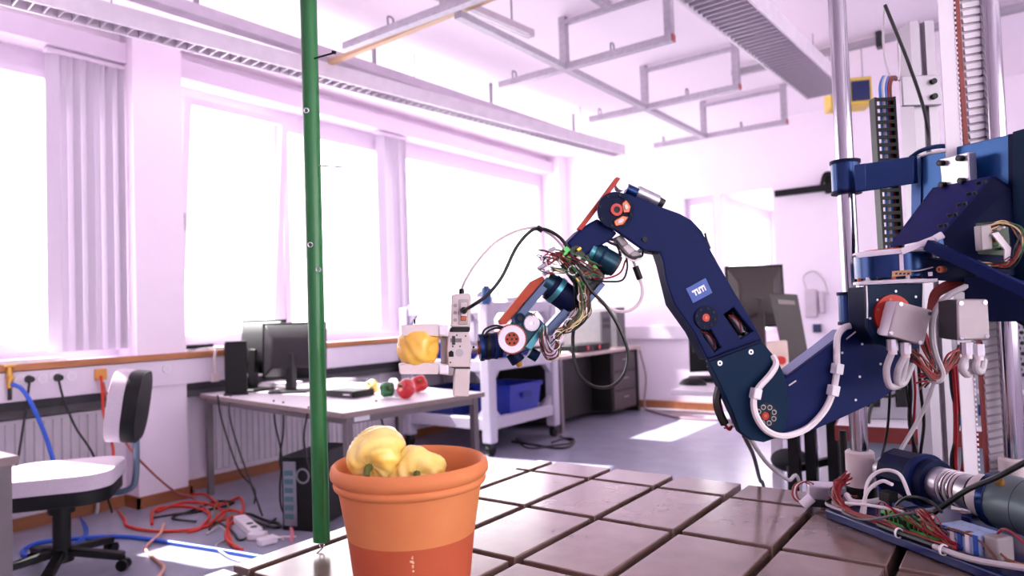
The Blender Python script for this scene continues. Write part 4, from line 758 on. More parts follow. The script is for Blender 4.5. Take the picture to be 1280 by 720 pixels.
# wrist
plate('wrist_bracket', [(645, 393), (655, 387), (668, 392), (681, 405), (678, 414), (662, 437), (646, 444), (626, 441), (622, 432)], -.012, .03, TEALM, arm, bevel=.003); plate('wrist_arm', [(656, 434), (679, 404), (684, 408), (664, 438)], -.004, .01, mat('teal_light', (70, 140, 150), .3, .5), arm)
def pulley(px, py, r, off, hub, hubm):
    c = A(px, py, off); o = MB().ring(c, c-an*.016, r*PX, hub*PX, n=36).out('timing_pulley', PLASTW, arm); g = MB(); u = ad
    for i in range(36):
        t = 2*math.pi*i/36; v = u*math.cos(t)+ZV*math.sin(t); q = c+v*(r*PX)-an*.008; g.cyl(q+an*.007, q-an*.007, .0013, n=5)
    g.out('pulley_teeth', PLASTW, o, kind='stuff'); MB().cyl(c-an*.003, c-an*.014, hub*PX, n=24).out('pulley_hub', hubm, o); return c, o
c, o = pulley(640, 424, 16, .004, 8.5, ORANGE)
for i in range(6): t = 2*math.pi*i/6; q = c+(ad*math.cos(t)+ZV*math.sin(t))*(5.4*PX)-an*.002; MB().cyl(q, q-an*.004, .0024, n=10).out('hub_hole', BLACK, o)
MB().cyl(c-an*.001, c-an*.005, .0028, n=12).out('hub_hole', DARKGREY, o)
aring('belt_loop', 640, 424, 18, 16.6, -.006, .012, ORANGE, arm); pulley(665, 404, 9, .0, 2.6, ALU); c = A(650, 398, -.004); MB().cyl(c, c-an*.012, 6.5*PX, n=20).out('idler_pulley', TEALN, arm); MB().cyl(c+an*.002, c-an*.004, 3*PX, n=14).out('idler_core', BLACK, arm)
wire([(664, 395, .002), (668, 392, .002), (670, 390, .004)], .0015, BRASS, arm, 'spring_pin')
acyl('wrist_motor', (603, 434), (626, 431), 15.5, -.025, NAVYD, arm); acyl('wrist_flange', (599, 434.5), (604, 434), 16.5, -.025, BLUEM, arm); acyl('wrist_collar', (608, 433), (612, 433), 16.3, -.025, BLACK, arm); acyl('wrist_collar', (618, 432), (622, 432), 16.3, -.025, NAVY, arm); acyl('copper_ring', (596.5, 434.5), (599.5, 434.5), 8.5, -.025, COPPER, arm); acyl('tool_shaft', (585, 435), (597, 434.5), 6.3, -.025, ALU, arm); disc('set_screw', 592, 434, 1.5, -.0145, .004, BLACK, arm, n=10)
acyl('lower_knuckle', (640, 440), (648, 452), 9, -.03, NAVYD, arm); acyl('gold_tip', (646, 449), (650, 458), 6, -.03, GOLD, arm, r2=3); acyl('lower_knuckle', (662, 440), (672, 446), 7, -.03, TEALN, arm)
wire([(602, 422, -.01), (606, 412, -.008), (618, 407, -.008), (630, 409, -.01)], .0022, BLACKC, arm); wire([(605, 424, -.014), (609, 415, -.012), (620, 410, -.01), (632, 412, -.012)], .0022, BLACKC, arm)
# gripper
GB = -.012
gr = plate('gripper_body', [(561, 415), (586, 415), (590, 436), (588, 459), (560, 459), (559, 436)], GB, .036, GRIPG, arm, bevel=.002)
plate('gripper_head', [(565, 368), (585, 366), (589, 368), (588, 409), (564, 409)], GB-.002, .03, GRIPG, arm, bevel=.003)
plate('gripper_tail', [(569, 461), (588, 461), (586, 496), (567, 496)], GB-.002, .034, GRIPG, arm, bevel=.002)
plate('gripper_seal', [(564, 409), (588, 409), (587, 415), (562, 415)], GB-.005, .026, BLACK, arm); plate('gripper_seal', [(562, 459), (588, 459), (588, 463), (564, 462)], GB-.005, .026, DARKGREY, arm)
plate('port_frame', [(573, 374), (586, 374), (585, 406), (573, 406)], GB+.0, .004, mat('port_grey', (178, 168, 166), .5), gr); plate('port_block', [(576, 378), (584, 378), (584, 402), (576, 402)], GB+.003, .004, BEIGE, gr); plate('port_tab', [(576, 395), (584, 395), (583, 401), (576, 401)], GB+.004, .003, COPPER, gr)
for y in (382, 391, 400): disc('screw', 569, y, 2.2, GB+.0, .003, CASTG, gr, n=12)
for q in ([(563, 423), (577, 423), (577, 428), (563, 428)],): plate('slot', q, GB+.0008, .003, mat('slot_grey', (120, 112, 112), .5), gr, bevel=0)
plate('slot_peg', [(565, 420), (569, 420), (569, 431), (565, 431)], GB+.0016, .003, DARKGREY, gr, bevel=0); plate('notch', [(561, 440), (564, 438), (567, 440), (567, 446), (561, 446)], GB+.001, .003, BLACK, gr, bevel=0); aring('round_screw', 574, 441, 6.2, 4.6, GB+.001, .003, ALU, gr); disc('round_screw_core', 574, 441, 4.6, GB+.0005, .003, mat('port_grey', (178, 168, 166), .5), gr)
for px, py in ((582, 420), (571, 419), (566, 433), (575, 433), (563, 453)): disc('pin_hole', px, py, 1.0, GB+.0008, .003, BLACK, gr, n=8)
for (y0, y1, x0, dy) in ((405, 420, 501, 0), (454, 468, 498, 0)):
    f_ = plate('finger', [(x0, y0+2), (x0+28, y0), (548, y0), (548, y1), (x0+2, y1)], GB+.004, .05, BEIGE, gr, bevel=.004); plate('finger_knuckle', [(548, y0+1), (561, y0+2), (561, y1+1), (548, y1)], GB+.002, .044, PLASTW, gr, bevel=.004)
plate('finger_mount', [(553, 456), (568, 460), (567, 470), (553, 469)], GB-.004, .03, CASTG, gr); plate('finger_mount', [(552, 410), (561, 410), (561, 418), (552, 417)], GB-.004, .03, CASTG, gr); plate('finger_link', [(551, 420), (559, 420), (559, 455), (551, 455)], GB-.02, .012, CASTG, gr)
acyl('hose_fitting', (577, 369), (577, 361), 3.2, GB-.012, BLACK, gr); disc('cable_plug', 580, 388, 4, GB+.012, .012, BLACK, gr, n=16); acyl('finger_pin', (518.5, 405), (518.5, 399), 1.2, GB-.01, BLACK, gr)
# big cables round the forearm
wire([(580, 388, GB+.012), (592, 381, .02), (610, 368, .03), (628, 345, .03), (645, 310, .02), (662, 290, .01), (674, 286, .0), (690, 290, .0), (706, 304, .004), (722, 335, .012), (738, 362, .016), (757, 382, .016), (774, 410, .012), (785, 440, .01), (781, 466, .01), (766, 482, .01), (746, 484, .01), (727, 472, .01), (718, 450, .005), (716, 425, 0), (718, 405, -.01)], .0036, BLACKC, arm, 'loop_cable')
wire([(577, 362, GB-.012), (582, 350, GB), (596, 328, .0), (617, 305, .0), (640, 291, .0), (660, 285, .0), (674, 285, -.004), (692, 296, -.01), (710, 316, -.01), (722, 332, -.01)], .003, mat('clear_tube', (226, 206, 212), .35), arm, 'air_tube'); wire([(671, 284, .002), (678, 288, .002)], .006, BLACKC, arm, 'cable_tie')
wire([(787, 318, -.03), (793, 330, -.03), (797, 340, -.03)], .003, GREYC, arm, 'air_tube'); acyl('tube_connector', (794, 333), (800, 349), 4, -.03, BLACK, arm); wire([(799, 347, -.03), (803, 362, -.03), (800, 377, -.03), (788, 388, -.03), (772, 389, -.03), (760, 384, -.02), (748, 375, -.01)], .0035, mat('clear_tube', (226, 206, 212), .35), arm, 'air_tube')
wire([(740, 350, .0), (760, 352, -.01), (778, 350, -.02), (784, 335, -.02), (783, 322, -.02)], .0022, BLACKC, arm); wire([(742, 348, .0), (762, 347, -.01), (776, 340, -.02), (782, 325, -.02)], .002, REDC, arm); wire([(752, 296, -.02), (762, 303, -.015), (772, 308, -.015), (776, 320, -.02)], .003, BLACKC, arm); wire([(745, 301, -.02), (755, 297, -.015), (766, 300, -.015)], .003, BLACKC, arm)
# connector blocks under joint one
for q, m_ in (([(769, 297), (777, 293), (786, 304), (778, 309)], CASTG), ([(778, 309), (786, 304), (795, 313), (787, 319)], BEIGE), ([(787, 318), (795, 312), (802, 318), (795, 325)], CASTG)): plate('connector', q, -.015, .03, m_, arm, bevel=.002)
wire([(770, 300, -.01), (780, 316, -.006), (790, 322, -.006), (802, 320, -.012), (803, 314, -.02)], .0025, BLACKC, arm); wire([(775, 312, -.01), (788, 325, -.006), (800, 324, -.01), (804, 316, -.02)], .002, WHITEC, arm); wire([(806, 312, -.02), (815, 315, -.02), (824, 313, -.02)], .003, BLACKC, arm)
# circuit board with parts and loose wires
pcb = plate('circuit_board', [(690, 318), (722, 306), (757, 346), (722, 362)], -.004, .004, PCB, arm); rg = random.Random(12)
comp = [BEIGE, COPPER, ALU, BRNC, PLASTW, DARKGREY, GREENT, REDC, GOLD]
for i in range(30):
    u, v = rg.random(), rg.random(); x = 690+(722-690)*u*(1-v)+(757-690)*u*v+32*(1-u)*v; y = 318*(1-u)*(1-v)+306*u*(1-v)+346*u*v+362*(1-u)*v; s1, s2 = rg.uniform(1.4, 4.2), rg.uniform(1.2, 3.2); a = R_(50+rg.choice((0, 90)))
    q = [(x+s1*math.cos(a)*i_-s2*math.sin(a)*j_, y+s1*math.sin(a)*i_+s2*math.cos(a)*j_) for i_, j_ in ((-1, -1), (1, -1), (1, 1), (-1, 1))]; plate('component', q, rg.uniform(.002, .012), .014, rg.choice(comp), pcb, bevel=0)
for x, y in ((679, 322), (684, 330), (676, 334), (690, 312), (695, 322), (683, 341)): acyl('connector_pin', (x-4, y+2), (x+4, y-2), 2.5, .004, ALU, pcb, n=10)
cols = [REDC, REDC, BLACKC, YELC, YELC, BLACKC, BLACKC, BRNC, BRNC, GRNC, WHITEC, DARKGREY]
paths = [[(700, 322), (712, 335), (724, 352), (732, 372), (734, 390), (724, 404), (706, 414), (692, 425)], [(690, 335), (712, 340), (722, 352), (728, 372), (724, 392), (712, 405), (698, 420)], [(694, 318), (716, 324), (738, 334), (750, 340)], [(715, 332), (730, 345), (744, 344), (752, 348)], [(678, 408), (680, 425), (686, 438), (694, 433), (700, 420), (712, 410)], [(676, 414), (676, 432), (684, 448), (696, 446), (698, 430)], [(718, 350), (720, 370), (722, 390), (712, 402), (706, 412)], [(735, 360), (738, 378), (735, 396), (720, 408), (700, 412)]]
for i in range(40):
    p_ = paths[i % len(paths)]; dx, dy = rg.gauss(0, 2.6), rg.gauss(0, 2.6); wire([(x+dx+rg.gauss(0, 1.2), y+dy+rg.gauss(0, 1.2), .008+rg.uniform(-.012, .012)) for x, y in p_], rg.uniform(.0009, .0017), rg.choice(cols), arm)
for i in range(12): x0, y0 = rg.uniform(680, 700), rg.uniform(312, 338); wire([(x0, y0, .0), (x0-rg.uniform(2, 14), y0+rg.uniform(-8, 8), .01), (x0-rg.uniform(0, 10), y0+rg.uniform(-12, 12), .012), (x0+12, y0+6, .006)], .0012, rg.choice([WHITEC, GREYC, BLACKC, REDC, DARKGREY]), arm)
for x, y in ((712, 404), (698, 420), (728, 372), (716, 338)): aring('cable_tie', x, y, 6, 4.8, .012, .004, WHITE, arm)
plate('wire_duct', [(712, 392), (722, 384), (730, 396), (716, 412)], .0, .012, BEIGE, arm, bevel=.004)

# pepper held by the gripper
pepper('bell_pepper', 'yellow bell pepper held between the gripper fingers', A(522, 434, GB-.022), .0415, YELH, (.12, 1.66, .25), 4, .09, None, 1.12, stem=False, crinkle=.03, seed=33)

# ------------------------------------------------------------------ lifting gantry
gx = Vector((.79, -.613, 0)).normalized(); gy = Vector((.613, .79, 0)).normalized()       # along the base plate towards the viewer, and away from its front edge
g0 = onz(1031, 648, TZ)
def G(s_, t, z=0.): return Vector((g0.x, g0.y, TZ))+gx*s_+gy*t+ZV*z
GM = Matrix(((gx.x, gy.x, 0, g0.x), (gx.y, gy.y, 0, g0.y), (0, 0, 1, TZ), (0, 0, 0, 1)))
ga = thing('lifting_gantry', 'blue and aluminium lifting gantry carrying the robot arm', 'gantry', G(.3, .2, 0))
def gb(name, m, s0, s1, t0, t1, z0, z1, bevel=.002, parent=None, **k): return MB().bb(s0, s1, t0, t1, z0, z1, GM).out(name, m, parent or ga, bevel=bevel, **k)
gb('base_plate', BASEB, 0, .72, 0, .25, .0005, .022, .004)
def gz(px, py, base): # point straight above BASE at the height seen at py
    d = ray(px, py); t = ((base-C0).xy.length)/d.xy.length; return CAMZ+d.z*t
# guide rods
lb = onz(1078, 634, TZ); rb = D(1268, 560, 1.56); rb.z = TZ
for b_, zs, nm in ((lb, gz(1076, 563, lb), 'l'), (rb, gz(1268, 572, rb), 'r')):
    MB().cyl((b_.x, b_.y, zs-.01), (b_.x, b_.y, 2.6), .0205, n=32).out('guide_rod', STEEL, ga); MB().lathe((b_.x, b_.y, TZ+.02), ZV, [(.03, 0), (.0325, .004), (.0325, zs-TZ-.024), (.029, zs-TZ-.02)], 32).out('rod_sleeve', BEIGE, ga); MB().cyl((b_.x, b_.y, TZ+.0225), (b_.x, b_.y, TZ+.052), .036, n=28).out('rod_foot', BLACK, ga)
c2 = rb.copy(); MB().cyl((c2.x, c2.y, TZ+.0005), (c2.x, c2.y, TZ+.0225), .06, n=24).out('rod_base', BASEB, ga)
# white toothed belt (front run) and ribbed belt (back run)
def strip(name, x0t, x1t, x0b, x1b, yt, yb, dist, m, th, parent=ga, **k): return MB().prism([D(x0t, yt, dist), D(x1t, yt, dist), D(x1b, yb, dist), D(x0b, yb, dist)], Fv*th).out(name, m, parent, **k)
fb = strip('toothed_belt', 1170, 1189, 1207, 1224, -40, 612, 1.492, BELTW, .003, smooth=None); g = MB()
for i in range(105):
    t = i/104; a = D(1189, -40, 1.492).lerp(D(1224, 612, 1.492), t); g.bar(a, a+Rv*.0035, .004, .0045)
g.out('belt_teeth', BELTW, fb, kind='stuff', smooth=None)
rbelt = strip('ribbed_belt', 1195, 1224, 1240, 1262, -40, 640, 1.60, mat('belt_shade_grey', (176, 166, 172), .6), .003, smooth=None)
for i in range(72):
    t = i/71; a = D(1199, -40, 1.598).lerp(D(1240, 640, 1.598), t); b_ = D(1221, -44, 1.598).lerp(D(1259, 636, 1.598), t); MB().bar(a, b_, .006, .0115).out('rib', BELTW, rbelt, smooth=None)
strip('belt_edge', 1191, 1196.5, 1236, 1240, -40, 640, 1.597, mat('belt_edge_red', (130, 44, 40), .6, var=.08, scale=40), .006, smooth=None)
# aluminium profile behind
xb = D(1172, 560, 1.95); M = Matrix.Translation((xb.x, xb.y, 0)) @ Matrix.Rotation(R_(36), 4, 'Z'); zt = gz(1140, 33, xb); prf = [(-.034, -.034), (-.008, -.034), (-.008, -.018), (.008, -.018), (.008, -.034), (.034, -.034), (.034, .034), (-.034, .034)]
MB().prism([M @ Vector((x, y, 0)) for x, y in prf], (0, 0, zt)).out('profile_column', ALUP, ga, smooth=None)
xq = Vector((xb.x, xb.y, gz(1145, 120, xb))); T = Matrix.Translation(xq) @ Matrix.Rotation(R_(36), 4, 'Z'); bk = MB().cbox((-.02, -.045, 0), (.11, .012, .085), T).out('column_bracket', ALUP, ga, bevel=.003)
for z in (-.02, .022): c = T @ Vector((.01, -.05, z)); MB().cyl(c, c-Fv*.012, .008, n=14).out('cap_screw', BLACK, bk)
# energy chain
for i in range(22):
    y = 128+i*9.4; x = 1103+i*.56; c = D(x, y, 1.78); T = Matrix.Translation(c) @ Matrix.Rotation(R_(33), 4, 'Z'); l = MB()
    l.cbox((-.0235, 0, 0), (.006, .03, .0195), T); l.cbox((.0235, 0, 0), (.006, .03, .0195), T); l.cbox((0, -.013, .004), (.044, .004, .0085), T); l.out('chain_link', BLACK, ga, smooth=None)
for i, (x, m_) in enumerate(((1101, BLUC), (1105, WHITEC), (1108, BLUC), (1111, REDC), (1114, BRNC), (1103, GREYC))):
    MB().tube([D(x+6+i, 100, 1.86), D(x+3, 96, 1.82), D(x-1, 108, 1.79), D(x, 130, 1.783), D(x+3, 190, 1.783), D(x+8, 280, 1.783), D(x+10, 320, 1.783)], .0035, 6).out('chain_cable', m_, ga)
MB().tube([D(1106, 6, 1.72), D(1118, 35, 1.72), D(1136, 80, 1.72), D(1153, 130, 1.72), D(1160, 165, 1.7), D(1161, 183, 1.65), D(1160, 196, 1.6)], .0042, 8).out('loop_cable', BLACKC, ga); MB().tube([D(1106, 6, 1.72), D(1104, 30, 1.75), D(1105, 65, 1.78), D(1109, 85, 1.8), D(1113, 96, 1.82)], .0026, 6).out('loop_cable', WHITEC, ga); MB().tube([D(1124, 50, 1.83), D(1125, 80, 1.83), D(1123, 100, 1.82)], .0022, 6).out('loop_cable', WHITEC, ga)
# carriage: clamp ring, arm, panel
def rodpt(py): return Vector((lb.x, lb.y, gz(1057, py, lb)))
cl = MB().ring(rodpt(241), rodpt(202), .0325, .021).out('rod_clamp', BLUEM, ga, bevel=.002); MB().ring(rodpt(205), rodpt(201), .035, .021).out('clamp_rim', NAVYD, ga); MB().ring(rodpt(243), rodpt(239), .035, .021).out('clamp_rim', NAVYD, ga)
lo = Vector((lb.x, lb.y, gz(1061, 404, lb))); hi = Vector((lb.x, lb.y, gz(1060, 367, lb))); MB().ring(lo, hi, .031, .021).out('rod_clamp', BLUEM, ga, bevel=.002)
for q in (lo, hi): MB().ring(q-ZV*.004, q+ZV*.004, .034, .021).out('clamp_rim', NAVYD, ga)
def poly(name, pts, vec, m, parent=ga, bevel=.002, **k): return MB().prism([D(*p) for p in pts], vec, **k).out(name, m, parent, bevel=bevel, smooth=40)
poly('carriage_arm', [(1070, 206, 1.64), (1142, 195, 1.575), (1143, 229, 1.575), (1072, 240, 1.64)], gy*.012, BLUEM)
poly('carriage_arm_lip', [(1070, 206, 1.64), (1084, 204, 1.63), (1085, 238, 1.63), (1072, 240, 1.64)], -gy*.006+ZV*0, BLUEM)
PZ = 1.58
def onp(px, py, off=0.): # on the carriage panel: vertical plane along gx through its far edge
    d = ray(px, py); o = D(1152, 230, PZ)-gy*off; return C0+d*((o-C0).dot(gy)/d.dot(gy))
pan = MB().prism([onp(1150, 194), onp(1262, 168), onp(1264, 330), (onp(1150, 310))], gy*.014).out('carriage_panel', BLUEL, ga, bevel=.002)
MB().prism([onp(1139, 196, .004), onp(1151, 193, .004), onp(1151, 300, .004), onp(1139, 300, .004)], gy*.03).out('carriage_flange', BLUEM, ga, bevel=.002)
MB().prism([onp(1260, 168, .012), onp(1266, 167, .012), onp(1268, 400, .012), onp(1262, 400, .012)], gy*.03).out('carriage_flange', NAVYD, ga)
MB().prism([onp(1266, 165, .02), onp(1300, 155, .02), onp(1300, 420, .02), onp(1266, 400, .02)], gy*.05).out('carriage_side', TEALN, ga)
MB().tube([onp(1138, 197, .0), onp(1152, 188, .0), onp(1172, 183, .0), onp(1190, 183, .0)], .005, 8).out('edge_tube', BLUEM, ga); MB().tube([onp(1145, 198, .003), onp(1160, 192, .003), onp(1185, 188, .003)], .003, 8).out('edge_tube', WHITEC, ga)
cb = MB().prism([onp(1174, 199, .045), onp(1210, 190, .045), onp(1212, 232, .045), onp(1178, 241, .045)], gy*.022).out('belt_clamp', ALU, ga, bevel=.002)
for px, py in ((1179, 204), (1203, 198), (1181, 231), (1205, 226)):
    c = onp(px, py, .045); MB().cyl(c, c-gy*.012, .0062, n=16).out('cap_screw', BLACK, cb); MB().cyl(c-gy*.012, c-gy*.0125, .0034, n=8).out('hex_socket', DARKGREY, cb)
for px, py in ((1253, 230), (1259, 243), (1245, 246)): c = onp(px, py); MB().cyl(c, c-gy*.002, .0025, n=10).out('screw', ALU, pan)
# sloping wedge
wf = [(1112, 306, 1.50), (1177, 291, 1.40), (1240, 219, 1.37), (1166, 234, 1.50)]
wg = poly('wedge_plate', wf, (0, 0, -.008), mat('wedge_blue', (16, 22, 84), .4, 0, spec=.2), ga); poly('wedge_side', [(1177, 292, 1.40), (1240, 220, 1.37), (1262, 235, 1.36), (1264, 345, 1.34), (1180, 312, 1.39)], gy*.01, NAVYD); poly('wedge_side', [(1112, 306, 1.50), (1166, 234, 1.50), (1168, 300, 1.52)], gy*.01, NAVYD)
for i in range(5):
    t = (i+.5)/5; a = D(1174, 289, 1.395).lerp(D(1234, 222, 1.365), t)
    for dx in (-.008, .006): c = a+gx*dx-gy*.002*0; MB().cyl(c-ZV*.002, c+ZV*.004-gy*.002, .0042, n=10).out('bolt', BLACK, wg)
for i in range(4): a = D(1122, 299, 1.497).lerp(D(1160, 245, 1.497), (i+.5)/4); MB().cyl(a-ZV*.002, a+ZV*.003, .003, n=10).out('bolt', BLACK, wg)
# diagonal beam and lower carriage body
MB().bar(D(1160, 306, 1.40), D(1300, 372, 1.22), .02, .022).out('diagonal_beam', NAVY, ga, bevel=.002)
poly('carriage_body', [(1205, 345, 1.38), (1290, 355, 1.3), (1290, 402, 1.3), (1225, 402, 1.36), (1205, 390, 1.38)], gy*.1, NAVYD); poly('carriage_body', [(1150, 322, 1.43), (1205, 330, 1.40), (1205, 352, 1.40), (1150, 350, 1.43)], gy*.06, NAVYD)
# shoulder drum
dc = D(1116, 330, 1.50); dr = 44*1.5/870
def dz(py): return gz(1116, py, dc)
dm = MB().lathe((dc.x, dc.y, dz(349)), ZV, [(dr*.95, 0), (dr, .003), (dr, dz(318)-dz(349)-.003), (dr*.97, dz(318)-dz(349))], 48).out('shoulder_drum', BLUEM, ga)
MB().cyl((dc.x, dc.y, dz(318)), (dc.x, dc.y, dz(312)), dr*.72, n=40).out('copper_disc', COPPER, ga); MB().lathe((dc.x, dc.y, dz(318)), ZV, [(dr*.98, 0), (dr*1.02, .002), (dr*1.02, .005), (dr*.98, .007)], 48).out('drum_rim', PLASTW, ga); MB().lathe((dc.x, dc.y, dz(355)), ZV, [(dr*.9, 0), (dr*1.04, .001), (dr*1.04, .007), (dr*.95, .008)], 48).out('drum_base', PLASTW, ga); MB().cyl((dc.x, dc.y, dz(380)), (dc.x, dc.y, dz(355)), dr*.35, n=32).out('drum_neck', DARKGREY, ga)
for i in range(9): a = R_(i*20)+math.atan2(-dc.y, -dc.x)-R_(80); c = Vector((dc.x+math.cos(a)*dr*.97, dc.y+math.sin(a)*dr*.97, dz(351))); MB().cyl(c, c+ZV*.008, .0045, n=10).out('bolt', (BLACK, COPPER, PLASTW)[i % 3], dm)
dvec = (C0-dc); dvec.z = 0; dvec.normalize(); side = Vector((-dvec.y, dvec.x, 0))
def dp_(px, py, off=.002): d = ray(px, py); o = dc+dvec*(dr+off); return C0+d*((o-C0).dot(dvec)/d.dot(dvec))
MB().prism([dp_(1124, 318), dp_(1129, 317), dp_(1130, 341), dp_(1125, 342)], -dvec*.01).out('drum_strap', PLASTW, dm); lb2 = MB().prism([dp_(1115, 339, .004), dp_(1139, 337, .004), dp_(1139, 344, .004), dp_(1115, 346, .004)], -dvec*.006).out('tan_tag', mat('tag_tan', (206, 164, 120), .6), dm)
for i in range(4): MB().prism([dp_(1119+i*5, 341, .005), dp_(1122+i*5, 340.6, .005), dp_(1122+i*5, 343, .005), dp_(1119+i*5, 343.4, .005)], -dvec*.002).out('tag_mark', DARKGREY, lb2)
MB().tube([dp_(1137, 339, .006), dp_(1150, 338, .006), D(1166, 334, 1.41)], .0015, 6).out('wire', GREYC, ga)
MB().bar(dp_(1070, 320, .0), dp_(1128, 314, .002), .006, .008).out('white_bracket', PLASTW, ga); MB().bar(dp_(1126, 315, .004), D(1172, 297, 1.40), .008, .013).out('white_bracket', PLASTW, ga, bevel=.002); MB().bar(D(1168, 299, 1.40), D(1179, 293, 1.395), .01, .015).out('white_bracket', WHITE, ga, bevel=.003)
MB().bar(dp_(1080, 354, .0), dp_(1172, 350, .006), .012, .006).out('white_bracket', PLASTW, ga); c = dp_(1163, 345); MB().cyl(c, c+ZV*.008, .004, n=10).out('cap_screw', PLASTW, ga)
for px, py in ((1165, 316), (1175, 311), (1170, 337)): c = D(px, py, 1.40); b_ = MB().cyl(c+gy*.02, c-Fv*.012, .0065, n=14).out('cap_screw', COPPER, ga); MB().cyl(c-Fv*.012, c-Fv*.0125, .0035, n=8).out('hex_socket', BLACK, b_)
# small controller board on the right
cp = poly('controller_board', [(1219, 279, 1.33), (1258, 276, 1.32), (1262, 320, 1.32), (1222, 318, 1.33)], gy*.004, PCB, ga); poly('heat_sink', [(1217, 283, 1.325), (1230, 281, 1.325), (1232, 312, 1.325), (1219, 314, 1.325)], -Fv*.02, CASTG, cp)
for i in range(12): x, y = 1234+rg.uniform(0, 22), 280+rg.uniform(0, 32); s_ = rg.uniform(1.5, 4); poly('component', [(x, y, 1.31), (x+s_, y, 1.31), (x+s_, y+s_*.8, 1.31), (x, y+s_*.8, 1.31)], Fv*.012, rg.choice(comp), cp, bevel=0)
MB().prism([D(1240, 292, 1.3), D(1248, 290, 1.3), D(1264, 310, 1.29), D(1262, 328, 1.29), D(1256, 326, 1.29), D(1256, 312, 1.29)], Fv*.003).out('ribbon_cable', WHITEC, cp)
def gwire(pts, r, m, name='wire'): return MB().tube([D(*p) for p in pts], r, 7, 5).out(name, m, ga)
for i in range(14):
    j = lambda s_=2.5: rg.gauss(0, s_); gwire([(1236+j(), 282+j(), 1.31), (1258+j(), 278+j(), 1.3), (1274+j(3), 290+j(), 1.28), (1275+j(3), 312+j(), 1.28), (1262+j(), 330+j(), 1.29), (1240+j(3), 332+j(), 1.31), (1222+j(), 328+j(), 1.33)], rg.uniform(.001, .002), rg.choice(cols))
# junction boxes
def jbox(pts, side_pts, dist, glands, loops):
    b_ = poly('junction_box', [(x, y, dist) for x, y in pts], Fv*.045, CASTG, ga, bevel=.004); poly('box_lid', [(x, y, dist-.004) for x, y in pts], Fv*.006, mat('box_lid_grey', (172, 160, 162), .5, .2, var=.04, scale=40), b_, bevel=.003)
    for x, y in ((pts[0][0]+4, pts[0][1]+4), (pts[1][0]-4, pts[1][1]+4), (pts[2][0]-5, pts[2][1]-4), (pts[3][0]+4, pts[3][1]-4)): c = D(x, y, dist-.004); MB().cyl(c, c-Fv*.002, .0038, n=12).out('lid_screw', CHROME, b_)
    for x, y in glands: a = D(x, y, dist+.02); MB().cyl(a, a-ZV*.022, .0105, n=8).out('cable_gland', ALU, b_); MB().cyl(a-ZV*.022, a-ZV*.03, .008, n=16).out('gland_nut', BEIGE, b_)
    for l in loops: MB().tube([D(x, y, dist+.02+k_) for x, y, k_ in l], .0068, 10).out('loop_hose', GREYC, ga)
    return b_
jbox([(1122, 376), (1166, 388), (1155, 432), (1110, 420)], None, 1.355, [(1115, 424), (1131, 428)], [[(1115, 440, 0), (1108, 462, .005), (1112, 482, .01), (1124, 480, .015), (1130, 460, .02), (1133, 443, .02)], [(1131, 445, 0), (1123, 462, .0), (1122, 478, .01), (1130, 478, .02), (1140, 455, .03)]])
poly('box_flank', [(1122, 376, 1.352), (1116, 378, 1.372), (1105, 417, 1.372), (1110, 420, 1.352)], Fv*.03, PLASTW, ga, bevel=.002)
jbox([(1197, 375), (1235, 374), (1238, 424), (1198, 426)], None, 1.27, [(1208, 428), (1222, 430)], [[(1208, 445, 0), (1202, 458, 0), (1208, 468, .01), (1216, 462, .02), (1216, 445, .02)], [(1222, 446, 0), (1220, 460, 0), (1226, 464, .01), (1230, 450, .02)]])
poly('box_flank', [(1197, 375, 1.268), (1185, 377, 1.30), (1186, 424, 1.30), (1198, 426, 1.268)], Fv*.03, DARKGREY, ga, bevel=.002)
# hose and red bundle between the boxes
gwire([(1232, 348, 1.38), (1210, 357, 1.38), (1185, 370, 1.38), (1168, 392, 1.39), (1165, 420, 1.4), (1170, 445, 1.41), (1178, 466, 1.41), (1174, 476, 1.41), (1160, 474, 1.42)], .006, GREYC, 'grey_hose')
for i in range(9): o_ = i*1.6; gwire([(1160+o_*.3, 388+o_, 1.43), (1165+o_*.5, 366+o_*.6, 1.43), (1180+o_*.3, 354+o_*.8, 1.42), (1200, 351+o_*.9, 1.42), (1216, 356+o_, 1.43)], .0028, (REDC, REDC, BRNC)[i % 3])
for i in range(16):
    j = lambda s_=3: rg.gauss(0, s_); gwire([(1138+j(), 440+j(), 1.42), (1152+j(), 455+j(), 1.41), (1168+j(4), 472+j(), 1.41), (1188+j(4), 452+j(4), 1.41), (1200+j(), 435+j(), 1.42)], rg.uniform(.0015, .0028), rg.choice([REDC, REDC, BRNC, BLACKC, REDC]))
for i in range(9):
    j = lambda s_=3: rg.gauss(0, s_); gwire([(1150+j(), 400+j(), 1.45), (1158+j(), 430+j(), 1.46), (1170+j(), 465+j(), 1.47), (1150+j(8), 480+j(5), 1.48)], .002, rg.choice([REDC, BLACKC, BRNC]))
for i, (x, m_, r) in enumerate(((1130, BLACKC, .004), (1135, BLACKC, .005), (1141, REDC, .003), (1148, BLACKC, .004), (1190, REDC, .006), (1194, REDC, .005), (1187, BLACKC, .004), (1199, BLUC, .004), (1203, GRNC, .003))): gwire([(x, 455, 1.7), (x+3, 490, 1.72), (x+6+rg.uniform(-6, 6), 530, 1.75), (x+8+rg.uniform(-10, 6), 575, 1.78), (x+6, 605, 1.8)], r, m_)
gwire([(1170, 470, 1.62), (1160, 500, 1.64), (1145, 530, 1.66), (1126, 562, 1.66)], .005, GREYC); gwire([(1112, 470, 1.5), (1112, 500, 1.5), (1108, 545, 1.6), (1100, 580, 1.7)], .003, BLACKC)
